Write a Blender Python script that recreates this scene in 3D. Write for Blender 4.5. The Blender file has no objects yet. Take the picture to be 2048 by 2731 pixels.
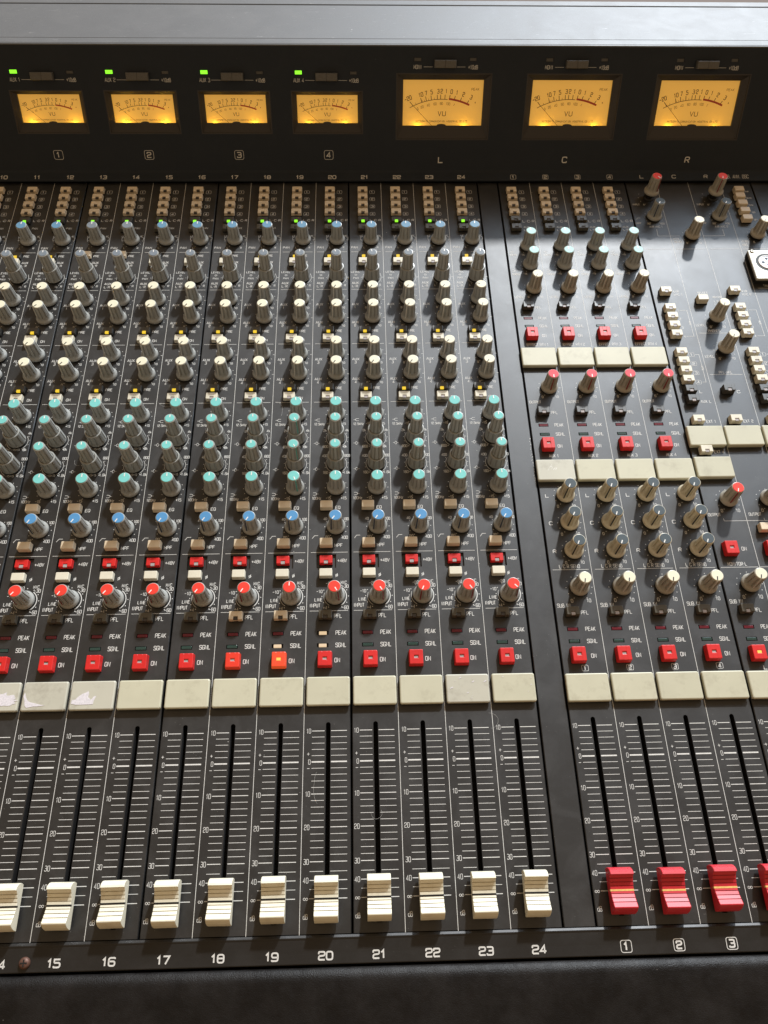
import bpy, bmesh, math, random
from mathutils import Vector, Matrix
random.seed(7)
sc = bpy.context.scene
U = 0.032                     # one channel pitch = 32 mm; everything below is laid out in pitches
R = math.radians

# ------------------------------------------------------------------ camera
cd = bpy.data.cameras.new('camera'); cam = bpy.data.objects.new('camera', cd)
sc.collection.objects.link(cam); sc.camera = cam
RW = ((0.99950901, -0.0246952, 0.01928433), (-0.01286445, -0.88464231, -0.46609278), (0.02856999, 0.46561585, -0.88452565))
cx, cy, cz = Vector(RW[0]), -Vector(RW[1]), -Vector(RW[2])
M = Matrix((cx, cy, cz)).transposed().to_4x4()
M.translation = Vector((0.27434, 0.13762, 16.7756)) * U
cam.matrix_world = M
cd.sensor_fit = 'HORIZONTAL'; cd.sensor_width = 36.0; cd.lens = 36.0 * 2091.03 / 2048.0
cd.clip_start = 0.01; cd.clip_end = 50

# ------------------------------------------------------------------ light
w = bpy.data.worlds.new('World'); sc.world = w; w.use_nodes = True
bg = w.node_tree.nodes['Background']; bg.inputs[0].default_value = (1.0, 0.70, 0.42, 1); bg.inputs[1].default_value = 0.40
def lamp(name, kind, energy, color, **k):
    l = bpy.data.lights.new(name, kind); l.energy = energy; l.color = color
    o = bpy.data.objects.new(name, l); sc.collection.objects.link(o)
    for a, b in k.items(): setattr(l, a, b)
    return o
sun = lamp('window_sunlight', 'SUN', 4.0, (0.96, 0.985, 1.0), angle=R(2.6))
LD = Vector((0.52, 1.42, 1.0)).normalized()
sun.rotation_euler = LD.to_track_quat('Z', 'Y').to_euler()
win = lamp('window_skylight', 'AREA', 72, (0.66, 0.82, 1.0), shape='RECTANGLE', size=2.6, size_y=1.15)
WD = Vector((0.80, 1.30, 0.86)).normalized()
win.location = Vector((4, 14, 0)) * U + WD * 2.6
win.rotation_euler = WD.to_track_quat('Z', 'Y').to_euler()
sc.view_settings.view_transform = 'Standard'; sc.view_settings.look = 'None'
sc.view_settings.exposure = 0.0; sc.view_settings.gamma = 1.0; sc.view_settings.use_curve_mapping = False

# ------------------------------------------------------------------ materials
def newmat(name):
    m = bpy.data.materials.new(name); m.use_nodes = True
    return m, m.node_tree.nodes, m.node_tree.links, m.node_tree.nodes['Principled BSDF']
def plastic(name, col, rough=0.4, spec=0.5, var=0.06, scale=220.0, bump=0.02, dirt=0.0, dirtcol=(0.25, 0.2, 0.13)):
    m, N, L, b = newmat(name)
    tc = N.new('ShaderNodeTexCoord'); n = N.new('ShaderNodeTexNoise'); n.inputs['Scale'].default_value = scale; n.inputs['Detail'].default_value = 4
    L.new(tc.outputs['Object'], n.inputs['Vector'])
    oi = N.new('ShaderNodeObjectInfo')
    hs = N.new('ShaderNodeHueSaturation'); hs.inputs['Color'].default_value = (*col, 1)
    mr = N.new('ShaderNodeMapRange'); mr.inputs['To Min'].default_value = 1 - var; mr.inputs['To Max'].default_value = 1 + var
    ad = N.new('ShaderNodeMath'); ad.operation = 'ADD'; ad.inputs[1].default_value = 0
    ml = N.new('ShaderNodeMath'); ml.operation = 'MULTIPLY_ADD'; ml.inputs[1].default_value = 0.35; 
    L.new(oi.outputs['Random'], ml.inputs[0]); L.new(n.outputs['Fac'], ml.inputs[2]); L.new(ml.outputs[0], mr.inputs['Value'])
    mr.inputs['From Min'].default_value = 0.3; mr.inputs['From Max'].default_value = 1.0
    L.new(mr.outputs[0], hs.inputs['Value'])
    out = hs.outputs[0]
    if dirt:
        n2 = N.new('ShaderNodeTexNoise'); n2.inputs['Scale'].default_value = 75; n2.inputs['Detail'].default_value = 6; n2.inputs['Roughness'].default_value = 0.7
        geo = N.new('ShaderNodeNewGeometry'); L.new(geo.outputs['Position'], n2.inputs['Vector'])
        r2 = N.new('ShaderNodeMapRange'); r2.inputs['From Min'].default_value = 0.53; r2.inputs['From Max'].default_value = 0.76; r2.inputs['To Max'].default_value = dirt
        L.new(n2.outputs['Fac'], r2.inputs['Value'])
        mx = N.new('ShaderNodeMixRGB'); mx.inputs['Color2'].default_value = (*dirtcol, 1)
        L.new(r2.outputs[0], mx.inputs['Fac']); L.new(out, mx.inputs['Color1']); out = mx.outputs[0]
    L.new(out, b.inputs['Base Color'])
    b.inputs['Roughness'].default_value = rough; b.inputs['Specular IOR Level'].default_value = spec
    if bump:
        bp = N.new('ShaderNodeBump'); bp.inputs['Strength'].default_value = bump; bp.inputs['Distance'].default_value = 0.0004
        L.new(n.outputs['Fac'], bp.inputs['Height']); L.new(bp.outputs[0], b.inputs['Normal'])
    return m
def panelmat(name, col, rough=0.42, spec=0.5, dust=0.5, smudge=0.1, speck=1500.0, grain=0.25, scratch=0.0):
    """painted metal with dust, specks, smudges"""
    m, N, L, b = newmat(name)
    geo = N.new('ShaderNodeNewGeometry'); P = geo.outputs['Position']
    def noise(scale, det=3, ro=0.5, dist=0.0, vec=P):
        n = N.new('ShaderNodeTexNoise'); n.inputs['Scale'].default_value = scale; n.inputs['Detail'].default_value = det
        n.inputs['Roughness'].default_value = ro; n.inputs['Distortion'].default_value = dist; L.new(vec, n.inputs['Vector']); return n.outputs['Fac']
    def rng(src, a, c, d, e):
        r = N.new('ShaderNodeMapRange'); r.inputs['From Min'].default_value = a; r.inputs['From Max'].default_value = c
        r.inputs['To Min'].default_value = d; r.inputs['To Max'].default_value = e; L.new(src, r.inputs['Value']); return r.outputs[0]
    def mul(a, c):
        q = N.new('ShaderNodeMath'); q.operation = 'MULTIPLY'
        L.new(a, q.inputs[0])
        if isinstance(c, float): q.inputs[1].default_value = c
        else: L.new(c, q.inputs[1])
        return q.outputs[0]
    def mix(fac, c1, c2):
        q = N.new('ShaderNodeMixRGB'); L.new(fac, q.inputs['Fac'])
        if isinstance(c1, tuple): q.inputs['Color1'].default_value = (*c1, 1)
        else: L.new(c1, q.inputs['Color1'])
        q.inputs['Color2'].default_value = (*c2, 1); return q.outputs[0]
    fine = noise(2600, 2); mid = noise(38, 6, 0.65, 0.6)
    c = mix(rng(fine, 0.35, 0.7, 0, 0.5), tuple(x * 0.8 for x in col), tuple(x * 1.5 for x in col))
    c = mix(rng(mid, 0.45, 0.8, 0, smudge), c, (0.17, 0.16, 0.15))
    v = N.new('ShaderNodeTexVoronoi'); v.inputs['Scale'].default_value = speck; v.inputs['Randomness'].default_value = 1; L.new(P, v.inputs['Vector'])
    sp = rng(v.outputs['Distance'], 0.0, 0.30, 1.0, 0.0)
    sel = rng(v.outputs['Color'], 0.90, 0.92, 0.0, 1.0)
    cl = rng(noise(55, 4, 0.7), 0.42, 0.62, 0.1, 1.0)
    c = mix(mul(mul(mul(sp, sel), cl), dust), c, (0.55, 0.53, 0.48))
    v2 = N.new('ShaderNodeTexVoronoi'); v2.inputs['Scale'].default_value = speck * 0.22; L.new(P, v2.inputs['Vector'])
    sp2 = rng(v2.outputs['Distance'], 0.05, 0.13, 1.0, 0.0); sel2 = rng(v2.outputs['Color'], 0.945, 0.95, 0, 1)
    c = mix(mul(mul(sp2, sel2), min(1.0, dust * 1.4)), c, (0.5, 0.49, 0.46))
    if scratch:
        mp = N.new('ShaderNodeMapping'); mp.inputs['Scale'].default_value = (6, 60, 60); mp.inputs['Rotation'].default_value = (0, 0, 0.08); L.new(P, mp.inputs['Vector'])
        c = mix(rng(noise(14, 3, 0.6, 1.5, mp.outputs[0]), 0.68, 0.74, 0, scratch), c, (0.45, 0.45, 0.44))
    L.new(c, b.inputs['Base Color'])
    L.new(rng(mid, 0.3, 0.75, rough - 0.03, rough + 0.05), b.inputs['Roughness'])
    b.inputs['Specular IOR Level'].default_value = spec
    bp = N.new('ShaderNodeBump'); bp.inputs['Strength'].default_value = grain; bp.inputs['Distance'].default_value = 0.0001
    L.new(fine, bp.inputs['Height']); L.new(bp.outputs[0], b.inputs['Normal'])
    return m
def flat(name, col, rough=0.5, metal=0.0, spec=0.5):
    m, N, L, b = newmat(name)
    geo = N.new('ShaderNodeNewGeometry'); n = N.new('ShaderNodeTexNoise'); n.inputs['Scale'].default_value = 900; n.inputs['Detail'].default_value = 3
    L.new(geo.outputs['Position'], n.inputs['Vector'])
    r = N.new('ShaderNodeMapRange'); r.inputs['From Min'].default_value = 0.3; r.inputs['From Max'].default_value = 0.7; r.inputs['To Min'].default_value = 0.82; r.inputs['To Max'].default_value = 1.06
    h = N.new('ShaderNodeHueSaturation'); h.inputs['Color'].default_value = (*col, 1)
    L.new(n.outputs['Fac'], r.inputs['Value']); L.new(r.outputs[0], h.inputs['Value']); L.new(h.outputs[0], b.inputs['Base Color'])
    b.inputs['Roughness'].default_value = rough; b.inputs['Metallic'].default_value = metal; b.inputs['Specular IOR Level'].default_value = spec
    return m
def emit(name, col, strength, base=(0.1, 0.1, 0.1)):
    m, N, L, b = newmat(name)
    b.inputs['Base Color'].default_value = (*base, 1); b.inputs['Emission Color'].default_value = (*col, 1); b.inputs['Emission Strength'].default_value = strength
    b.inputs['Roughness'].default_value = 0.4
    return m
MT = dict(
    panel=panelmat('panel_paint', (0.0105, 0.0105, 0.0105), rough=0.455, spec=0.75, dust=0.75, smudge=0.12),
    bridge=panelmat('meter_bridge_paint', (0.012, 0.017, 0.024), rough=0.6, spec=0.3, dust=0.12, smudge=0.04),
    top=panelmat('top_cover_paint', (0.12, 0.125, 0.13), rough=0.52, spec=0.5, dust=0.5, smudge=0.25, speck=700, scratch=0.6),
    rail=panelmat('rail_paint', (0.013, 0.012, 0.011), rough=0.45, spec=0.5, dust=0.3, smudge=0.05),
    black=flat('black_plastic', (0.006, 0.006, 0.006), 0.6), inner=flat('slot_black', (0.004, 0.003, 0.003), 0.8),
    edge=flat('slot_edge_metal', (0.10, 0.10, 0.10), 0.5),
    ink=flat('white_ink', (0.70, 0.685, 0.64), 0.6), inkdim=flat('grey_ink', (0.60, 0.585, 0.54), 0.6),
    grey=plastic('grey_knob_plastic', (0.33, 0.33, 0.305), 0.32, 0.5, dirt=0.3), cream=plastic('cream_knob_plastic', (0.56, 0.50, 0.37), 0.34, 0.5, dirt=0.35),
    tan=plastic('tan_knob_plastic', (0.37, 0.345, 0.29), 0.33, 0.5, dirt=0.3),
    capcream=plastic('cream_cap', (0.80, 0.76, 0.58), 0.5, 0.22), capteal=plastic('teal_cap', (0.19, 0.56, 0.52), 0.5, 0.22), capaqua=plastic('aqua_cap', (0.42, 0.68, 0.64), 0.5, 0.22),
    capblue=plastic('blue_cap', (0.09, 0.27, 0.50), 0.5, 0.22), cappan=plastic('pale_blue_cap', (0.13, 0.27, 0.40), 0.5, 0.22), capslate=plastic('slate_cap', (0.19, 0.22, 0.25), 0.5, 0.22),
    capdark=plastic('dark_slate_cap', (0.07, 0.09, 0.10), 0.5, 0.22), capred=plastic('red_cap', (0.80, 0.055, 0.035), 0.5, 0.22), caprose=plastic('rose_cap', (0.72, 0.07, 0.09), 0.5, 0.22),
    btnbeige=plastic('beige_button', (0.72, 0.60, 0.43), 0.45, 0.4, dirt=0.4), btnivory=plastic('ivory_button', (0.68, 0.63, 0.50), 0.42, 0.4, dirt=0.3),
    btndark=plastic('dark_button', (0.055, 0.052, 0.045), 0.4, 0.6), btnsmoke=plastic('smoke_button', (0.085, 0.075, 0.055), 0.35, 0.5),
    btnred=plastic('red_button', (0.62, 0.020, 0.018), 0.4, 0.4, dirt=0.35, dirtcol=(0.3, 0.015, 0.012)), lens=flat('unlit_lens', (0.42, 0.38, 0.37), 0.25), notch=flat('notch_shade', (0.05, 0.04, 0.03), 0.6),
    ledred=flat('unlit_red_lens', (0.13, 0.012, 0.022), 0.22), ledgreen=flat('unlit_green_lens', (0.025, 0.055, 0.045), 0.22),
    ledwarm=emit('lit_peach_lens', (1.0, 0.72, 0.42), 0.75), 
    green=emit('lit_green', (0.30, 1.0, 0.02), 1.1), yellow=emit('lit_yellow', (1.0, 0.66, 0.02), 0.95), brightgreen=emit('lit_bright_green', (0.26, 1.0, 0.02), 1.3),
    glow=emit('lit_orange_button', (1.0, 0.16, 0.03), 0.32, (0.66, 0.03, 0.015)),
    faintglow=emit('faint_orange_button', (1.0, 0.10, 0.02), 0.10, (0.66, 0.03, 0.015)),
    plate=plastic('ivory_plate', (0.52, 0.495, 0.365), 0.42, 0.35, var=0.06, scale=60, dirt=0.6, dirtcol=(0.34, 0.31, 0.22)),
    platepale=plastic('pale_plate', (0.50, 0.48, 0.39), 0.40, 0.4, var=0.06, scale=60, dirt=0.6, dirtcol=(0.25, 0.22, 0.17)),
    fader=plastic('ivory_fader', (0.78, 0.735, 0.58), 0.38, 0.45, var=0.05, dirt=0.35, dirtcol=(0.42, 0.34, 0.2)), fred=plastic('red_fader', (0.58, 0.024, 0.038), 0.42, 0.45, var=0.05, dirt=0.5, dirtcol=(0.25, 0.02, 0.02)),
    amberline=flat('amber_line', (0.85, 0.55, 0.18), 0.4),
    whiteline=flat('white_line', (0.85, 0.83, 0.78), 0.4), blackline=flat('black_line', (0.01, 0.01, 0.01), 0.4), silver=flat('silver_line', (0.62, 0.60, 0.54), 0.35),
    bluedk=flat('dark_blue_line', (0.012, 0.03, 0.07), 0.35), reddk=flat('dark_red_line', (0.22, 0.014, 0.014), 0.35), tealdk=flat('teal_line', (0.10, 0.42, 0.38), 0.4),
    bezel=flat('meter_bezel_brown', (0.030, 0.026, 0.023), 0.5), switch=flat('slide_switch_grey', (0.10, 0.094, 0.082), 0.5),
    dial=emit('backlit_amber_dial', (1.0, 0.49, 0.06), 0.36, (0.70, 0.56, 0.28)), dialink=flat('dial_ink', (0.10, 0.035, 0.008), 0.6), dialred=flat('dial_red', (0.50, 0.045, 0.02), 0.6),
    steel=flat('satin_steel', (0.50, 0.47, 0.40), 0.5, 0.6), steeldk=flat('dark_steel', (0.30, 0.31, 0.33), 0.35, 0.8),
    rust=flat('rusty_screw', (0.14, 0.07, 0.05), 0.5, 0.3), paper=flat('torn_paper', (0.70, 0.66, 0.68), 0.8), wood=flat('brown_wood', (0.10, 0.06, 0.04), 0.7),
)
def leathermat():
    m, N, L, b = newmat('black_armrest_vinyl')
    geo = N.new('ShaderNodeNewGeometry')
    def noise(s, d, r, vec=geo.outputs['Position']):
        n = N.new('ShaderNodeTexNoise'); n.inputs['Scale'].default_value = s; n.inputs['Detail'].default_value = d; n.inputs['Roughness'].default_value = r; L.new(vec, n.inputs['Vector']); return n.outputs['Fac']
    a = noise(26, 8, 0.7); f = noise(1400, 3, 0.6); g = noise(150, 5, 0.65)
    r = N.new('ShaderNodeValToRGB'); L.new(a, r.inputs[0])
    r.color_ramp.elements[0].position = 0.42; r.color_ramp.elements[0].color = (0.006, 0.0052, 0.005, 1)
    r.color_ramp.elements[1].position = 0.68; r.color_ramp.elements[1].color = (0.017, 0.0155, 0.015, 1)
    v = N.new('ShaderNodeTexVoronoi'); v.inputs['Scale'].default_value = 260; L.new(geo.outputs['Position'], v.inputs['Vector'])
    q = N.new('ShaderNodeMapRange'); q.inputs['From Min'].default_value = 0.04; q.inputs['From Max'].default_value = 0.14; q.inputs['To Min'].default_value = 1; q.inputs['To Max'].default_value = 0; L.new(v.outputs['Distance'], q.inputs['Value'])
    s = N.new('ShaderNodeMapRange'); s.inputs['From Min'].default_value = 0.93; s.inputs['From Max'].default_value = 0.94; L.new(v.outputs['Color'], s.inputs['Value'])
    mu = N.new('ShaderNodeMath'); mu.operation = 'MULTIPLY'; L.new(q.outputs[0], mu.inputs[0]); L.new(s.outputs[0], mu.inputs[1])
    mx = N.new('ShaderNodeMixRGB'); L.new(mu.outputs[0], mx.inputs['Fac']); L.new(r.outputs[0], mx.inputs['Color1']); mx.inputs['Color2'].default_value = (0.12, 0.11, 0.10, 1)
    L.new(mx.outputs[0], b.inputs['Base Color'])
    rr = N.new('ShaderNodeMapRange'); rr.inputs['To Min'].default_value = 0.30; rr.inputs['To Max'].default_value = 0.62; L.new(g, rr.inputs['Value']); L.new(rr.outputs[0], b.inputs['Roughness']); b.inputs['Specular IOR Level'].default_value = 0.24
    ad = N.new('ShaderNodeMath'); ad.operation = 'ADD'; L.new(f, ad.inputs[0]); L.new(g, ad.inputs[1])
    bp = N.new('ShaderNodeBump'); bp.inputs['Strength'].default_value = 0.40; bp.inputs['Distance'].default_value = 0.0006; L.new(ad.outputs[0], bp.inputs['Height']); L.new(bp.outputs[0], b.inputs['Normal'])
    return m
MT['leather'] = leathermat()
def panemat():
    m = bpy.data.materials.new('meter_glass'); m.use_nodes = True; N = m.node_tree.nodes; L = m.node_tree.links
    for n in list(N): N.remove(n)
    o = N.new('ShaderNodeOutputMaterial'); t = N.new('ShaderNodeBsdfTransparent'); g = N.new('ShaderNodeBsdfGlossy'); g.inputs['Roughness'].default_value = 0.12
    x = N.new('ShaderNodeMixShader'); f = N.new('ShaderNodeFresnel'); f.inputs['IOR'].default_value = 1.45
    L.new(f.outputs[0], x.inputs[0]); L.new(t.outputs[0], x.inputs[1]); L.new(g.outputs[0], x.inputs[2]); L.new(x.outputs[0], o.inputs[0])
    return m
MT['glass'] = panemat()

# ------------------------------------------------------------------ mesh helpers
class MB:
    """collects faces in pitch units; build() scales to metres"""
    def __init__(s): s.v = []; s.f = []; s.mi = []; s.sm = []
    def add(s, vs, fs, mi=0, smooth=False):
        k = len(s.v); s.v += [tuple(p) for p in vs]
        for f in fs: s.f.append([k + i for i in f]); s.mi.append(mi); s.sm.append(smooth)
    def box(s, x0, x1, y0, y1, z0, z1, mi=0, b=0.0, taper=0.0):
        """box with optional chamfer b on the top edges and corners; taper widens the bottom"""
        if b <= 0:
            t = taper
            P = [(x0 - t, y0 - t, z0), (x1 + t, y0 - t, z0), (x1 + t, y1 + t, z0), (x0 - t, y1 + t, z0), (x0, y0, z1), (x1, y0, z1), (x1, y1, z1), (x0, y1, z1)]
            s.add(P, [(0, 3, 2, 1), (4, 5, 6, 7), (0, 1, 5, 4), (1, 2, 6, 5), (2, 3, 7, 6), (3, 0, 4, 7)], mi); return
        def ring(e, c, z, t=0):
            a0, a1, b0, b1 = x0 + e - t, x1 - e + t, y0 + e - t, y1 - e + t
            return [(a0 + c, b0, z), (a1 - c, b0, z), (a1, b0 + c, z), (a1, b1 - c, z), (a1 - c, b1, z), (a0 + c, b1, z), (a0, b1 - c, z), (a0, b0 + c, z)]
        rings = [ring(0, b, z0, taper), ring(0, b, z1 - b), ring(b * 0.32, b * 0.9, z1 - b * 0.32), ring(b, b * 0.7, z1)]
        vs = [p for r in rings for p in r]; fs = []
        for k in range(3):
            for i in range(8):
                j = (i + 1) % 8; fs.append((k * 8 + i, k * 8 + j, k * 8 + 8 + j, k * 8 + 8 + i))
        fs.append(tuple(range(24, 32))); fs.append(tuple(reversed(range(8))))
        s.add(vs, fs, mi)
    def lathe(s, prof, n=48, mi=0, smooth=True, mod=None, cap=True, cx=0, cy=0):
        vs = []
        for r, z in prof:
            for i in range(n):
                a = 2 * math.pi * i / n; rr = r * (mod(a, r, z) if mod else 1)
                vs.append((cx + rr * math.cos(a), cy + rr * math.sin(a), z))
        fs = []
        for k in range(len(prof) - 1):
            for i in range(n):
                j = (i + 1) % n; fs.append((k * n + i, k * n + j, (k + 1) * n + j, (k + 1) * n + i))
        s.add(vs, fs, mi, smooth)
        if cap: s.add(vs[-n:], [tuple(range(n))], mi, False)
    def prism(s, prof, x0, x1, mi=0, smooth=False, close=True, ends=True):
        """prof: (y,z) polyline, extruded along x"""
        n = len(prof); vs = [(x0, y, z) for y, z in prof] + [(x1, y, z) for y, z in prof]
        fs = [(i, i + 1, n + i + 1, n + i) for i in range(n - 1)]
        if close: fs.append((n - 1, 0, n, 2 * n - 1))
        s.add(vs, fs, mi, smooth)
        if ends: s.add(vs, [tuple(reversed(range(n))), tuple(range(n, 2 * n))], mi, False)
    def obj(s, name, mats, parent=None, loc=(0, 0, 0), rz=0.0):
        return link(name, s.mesh(name, mats), parent, loc, rz)
    def mesh(s, name, mats):
        me = bpy.data.meshes.new(name)
        me.from_pydata([(a * U, b * U, c * U) for a, b, c in s.v], [], s.f)
        for m in (mats if isinstance(mats, (list, tuple)) else [mats]): me.materials.append(MT[m])
        for p, mi, sm in zip(me.polygons, s.mi, s.sm): p.material_index = mi; p.use_smooth = sm
        me.validate(); me.update(); return me
def link(name, me, parent=None, loc=(0, 0, 0), rz=0.0):
    o = bpy.data.objects.new(name, me); sc.collection.objects.link(o); o.parent = parent
    o.location = Vector(loc) * U; o.rotation_euler = (0, 0, rz); return o
def thing(name, label, cat, loc=(0, 0, 0), group=None):
    o = link(name, None, None, loc); o['label'] = label; o['category'] = cat; o.empty_display_size = 0.01
    if group: o['group'] = group
    return o

# ------------------------------------------------------------------ stroke lettering
G = {
 '0': ['r0,0 1,0 1,1 0,1 0,0'], '1': ['s.1,.72 .55,1 .55,0'], '2': ['r0,.7 0,1 1,1 1,.54 0,.46 0,0', 's0,0 1,0'], '3': ['r0,1 1,1 1,.52 .25,.52', 'r.9,.52 1,.5 1,0 0,0 0,.2'],
 '4': ['s.72,0 .72,1 0,.28 1,.28'], '5': ['s1,1 .05,1 .05,.58', 'r.05,.58 1,.58 1,0 0,0 0,.18'], '6': ['r1,.85 1,1 0,1 0,0 1,0 1,.56 0,.56'], '7': ['s0,1 1,1 .35,0'],
 '8': ['r0,0 1,0 1,1 0,1 0,0', 's.05,.53 .95,.53'], '9': ['r0,.15 0,0 1,0 1,1 0,1 0,.44 1,.44'],
 'A': ['s0,0 .5,1 1,0', 's.2,.32 .8,.32'], 'B': ['r0,0 0,1 .92,1 .92,.53 0,.53', 'r.8,.53 1,.53 1,0 0,0'], 'C': ['r1,.75 1,1 0,1 0,0 1,0 1,.25'], 'D': ['r0,0 0,1 1,1 1,0 0,0'],
 'E': ['s1,1 0,1 0,0 1,0', 's0,.52 .85,.52'], 'F': ['s1,1 0,1 0,0', 's0,.52 .85,.52'], 'G': ['r1,.75 1,1 0,1 0,0 1,0 1,.48 .5,.48'], 'H': ['s0,0 0,1', 's1,0 1,1', 's0,.52 1,.52'],
 'I': ['s.5,0 .5,1'], 'K': ['s0,0 0,1', 's1,1 .1,.45', 's.25,.55 1,0'], 'L': ['s0,1 0,0 1,0'], 'M': ['s0,0 0,1 .5,.3 1,1 1,0'], 'N': ['s0,0 0,1 1,0 1,1'], 'O': ['r0,0 1,0 1,1 0,1 0,0'],
 'P': ['r0,0 0,1 1,1 1,.45 0,.45'], 'Q': ['r0,0 1,0 1,1 0,1 0,0', 's.6,.3 1,0'], 'R': ['r0,0 0,1 1,1 1,.48 0,.48', 's.5,.48 1,0'], 'S': ['r1,.8 1,1 0,1 0,.54 1,.5 1,0 0,0 0,.2'], 'T': ['s0,1 1,1', 's.5,1 .5,0'],
 'U': ['r0,1 0,0 1,0 1,1'], 'V': ['s0,1 .5,0 1,1'], 'X': ['s0,0 1,1', 's0,1 1,0'], 'Y': ['s0,1 .5,.5 1,1', 's.5,.5 .5,0'], 'Z': ['s0,1 1,1 0,0 1,0'],
 'k': ['s0,0 0,1', 's.9,.65 .1,.3', 's.3,.4 .95,0'], 'z': ['s0,.65 .9,.65 0,0 .9,0'], 'd': ['r1,0 0,0 0,.65 1,.65', 's1,0 1,1'],
 '+': ['s0,.5 1,.5', 's.5,.15 .5,.85'], '-': ['s0,.5 1,.5'], '.': ['s.4,.0 .4,.14'], '~': ['s.4,.43 .4,.6'], '%': ['s0,0 1,1', 's.0,.9 .3,.9', 's.7,.1 1,.1'], ',': ['s.4,.1 .25,-.12'],
 '8i': ['r0,.2 .5,.2 .5,.8 0,.8 0,.2'],
}
def smooth_poly(pts, r, n=3):
    closed = (Vector(pts[0]) - Vector(pts[-1])).length < 1e-6
    P = [Vector(p) for p in pts]; out = []
    if closed: P = P[:-1]
    N = len(P)
    for i in range(N):
        if not closed and i in (0, N - 1): out.append(P[i]); continue
        a, b, c = P[i - 1], P[i], P[(i + 1) % N]
        d1, d2 = (a - b), (c - b); q = min(r, d1.length * 0.49, d2.length * 0.49)
        s, e = b + d1.normalized() * q, b + d2.normalized() * q
        for k in range(n + 1):
            t = k / n; out.append(s * (1 - t) ** 2 + b * 2 * t * (1 - t) + e * t * t)
    return out, closed
class Ink:
    """printed lettering and lines: flat ribbons just above a surface; fr maps (x,y,dz) to space"""
    def __init__(s, z=0.0012, fr=None): s.m = MB(); s.z = z; s.fr = fr or (lambda x, y, dz: (x, y, dz)); s.k = 0
    def stroke(s, pts, w, closed=False, mi=0):
        P = []
        for p in pts:
            p = Vector(p[:2])
            if not P or (p - P[-1]).length > 1e-5: P.append(p)
        if closed and (P[0] - P[-1]).length < 1e-5: P.pop()
        n = len(P)
        if n < 2: return
        s.k = (s.k + 1) % 9; z = s.z + s.k * 0.00022; L = []; Rr = []
        for i in range(n):
            a = P[i - 1] if (i > 0 or closed) else None; c = P[(i + 1) % n] if (i < n - 1 or closed) else None
            d1 = (P[i] - a).normalized() if a is not None else None; d2 = (c - P[i]).normalized() if c is not None else None
            if d1 is None: d1 = d2
            if d2 is None: d2 = d1
            t = (d1 + d2); t = t.normalized() if t.length > 1e-4 else d1
            nn = Vector((-t.y, t.x)); cs = max(0.45, nn.dot(Vector((-d1.y, d1.x))))
            L.append(P[i] + nn * w / 2 / cs); Rr.append(P[i] - nn * w / 2 / cs)
        vs = [s.fr(p.x, p.y, z) for p in L] + [s.fr(p.x, p.y, z) for p in Rr]
        rg = range(n) if closed else range(n - 1)
        s.m.add(vs, [(n + i, n + (i + 1) % n, (i + 1) % n, i) for i in rg], mi)
    def line(s, x0, y0, x1, y1, w=0.008, mi=0): s.stroke([(x0, y0), (x1, y1)], w, mi=mi)
    def dot(s, x, y, r=0.011, mi=0):
        s.m.add([s.fr(x + r * math.cos(k * math.pi / 4), y + r * math.sin(k * math.pi / 4), s.z) for k in range(8)], [tuple(range(8))], mi)
    def arc(s, x, y, r, a0, a1, w, n=20, mi=0):
        """angles in degrees clockwise from up"""
        s.stroke([(x + r * math.sin(R(a0 + (a1 - a0) * k / n)), y + r * math.cos(R(a0 + (a1 - a0) * k / n))) for k in range(n + 1)], w, mi=mi)
    def text(s, t, x, y, h=0.075, cw=None, w=None, gap=None, align='c', rot=0.0, mi=0, shear=0.0):
        cw = cw if cw else h * 0.48; w = w if w else h * 0.155; gap = gap if gap is not None else cw * 0.42; w = w * 0.95
        def adv(c): return cw * (0.55 if c in ' .~,' else (0.75 if c in 'I1' else 1.0))
        W = sum(adv(c) + gap for c in t) - gap
        ox = {'c': -W / 2, 'l': 0, 'r': -W}[align]; ca, sa = math.cos(rot), math.sin(rot)
        for c in t:
            a = adv(c)
            for st in G.get(c, []):
                pts = [tuple(float(q) for q in p.split(',')) for p in st[1:].split()]
                pts = [(ox + px * a, (py - 0.5) * h) for px, py in pts]
                if st[0] == 'r': pts, cl = smooth_poly(pts, min(h, cw) * 0.34)
                else: cl = False
                pts = [(px + py * shear, py) for px, py in pts]
                s.stroke([(x + px * ca - py * sa, y + px * sa + py * ca) for px, py in pts], w, cl, mi)
            ox += a + gap
    def boxed(s, t, x, y, bw, bh, h, cw, w=0.012, bl=0.008):
        pts, c = smooth_poly([(x - bw / 2, y - bh / 2), (x + bw / 2, y - bh / 2), (x + bw / 2, y + bh / 2), (x - bw / 2, y + bh / 2), (x - bw / 2, y - bh / 2)], min(bw, bh) * 0.22)
        s.stroke(pts, bl, True); s.text(t, x - (cw * 0.06 if t == '1' else 0), y, h, cw, w)
    def obj(s, parent, mats='ink', name='printed_legend'):
        return s.m.obj(name, mats, parent)

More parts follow.
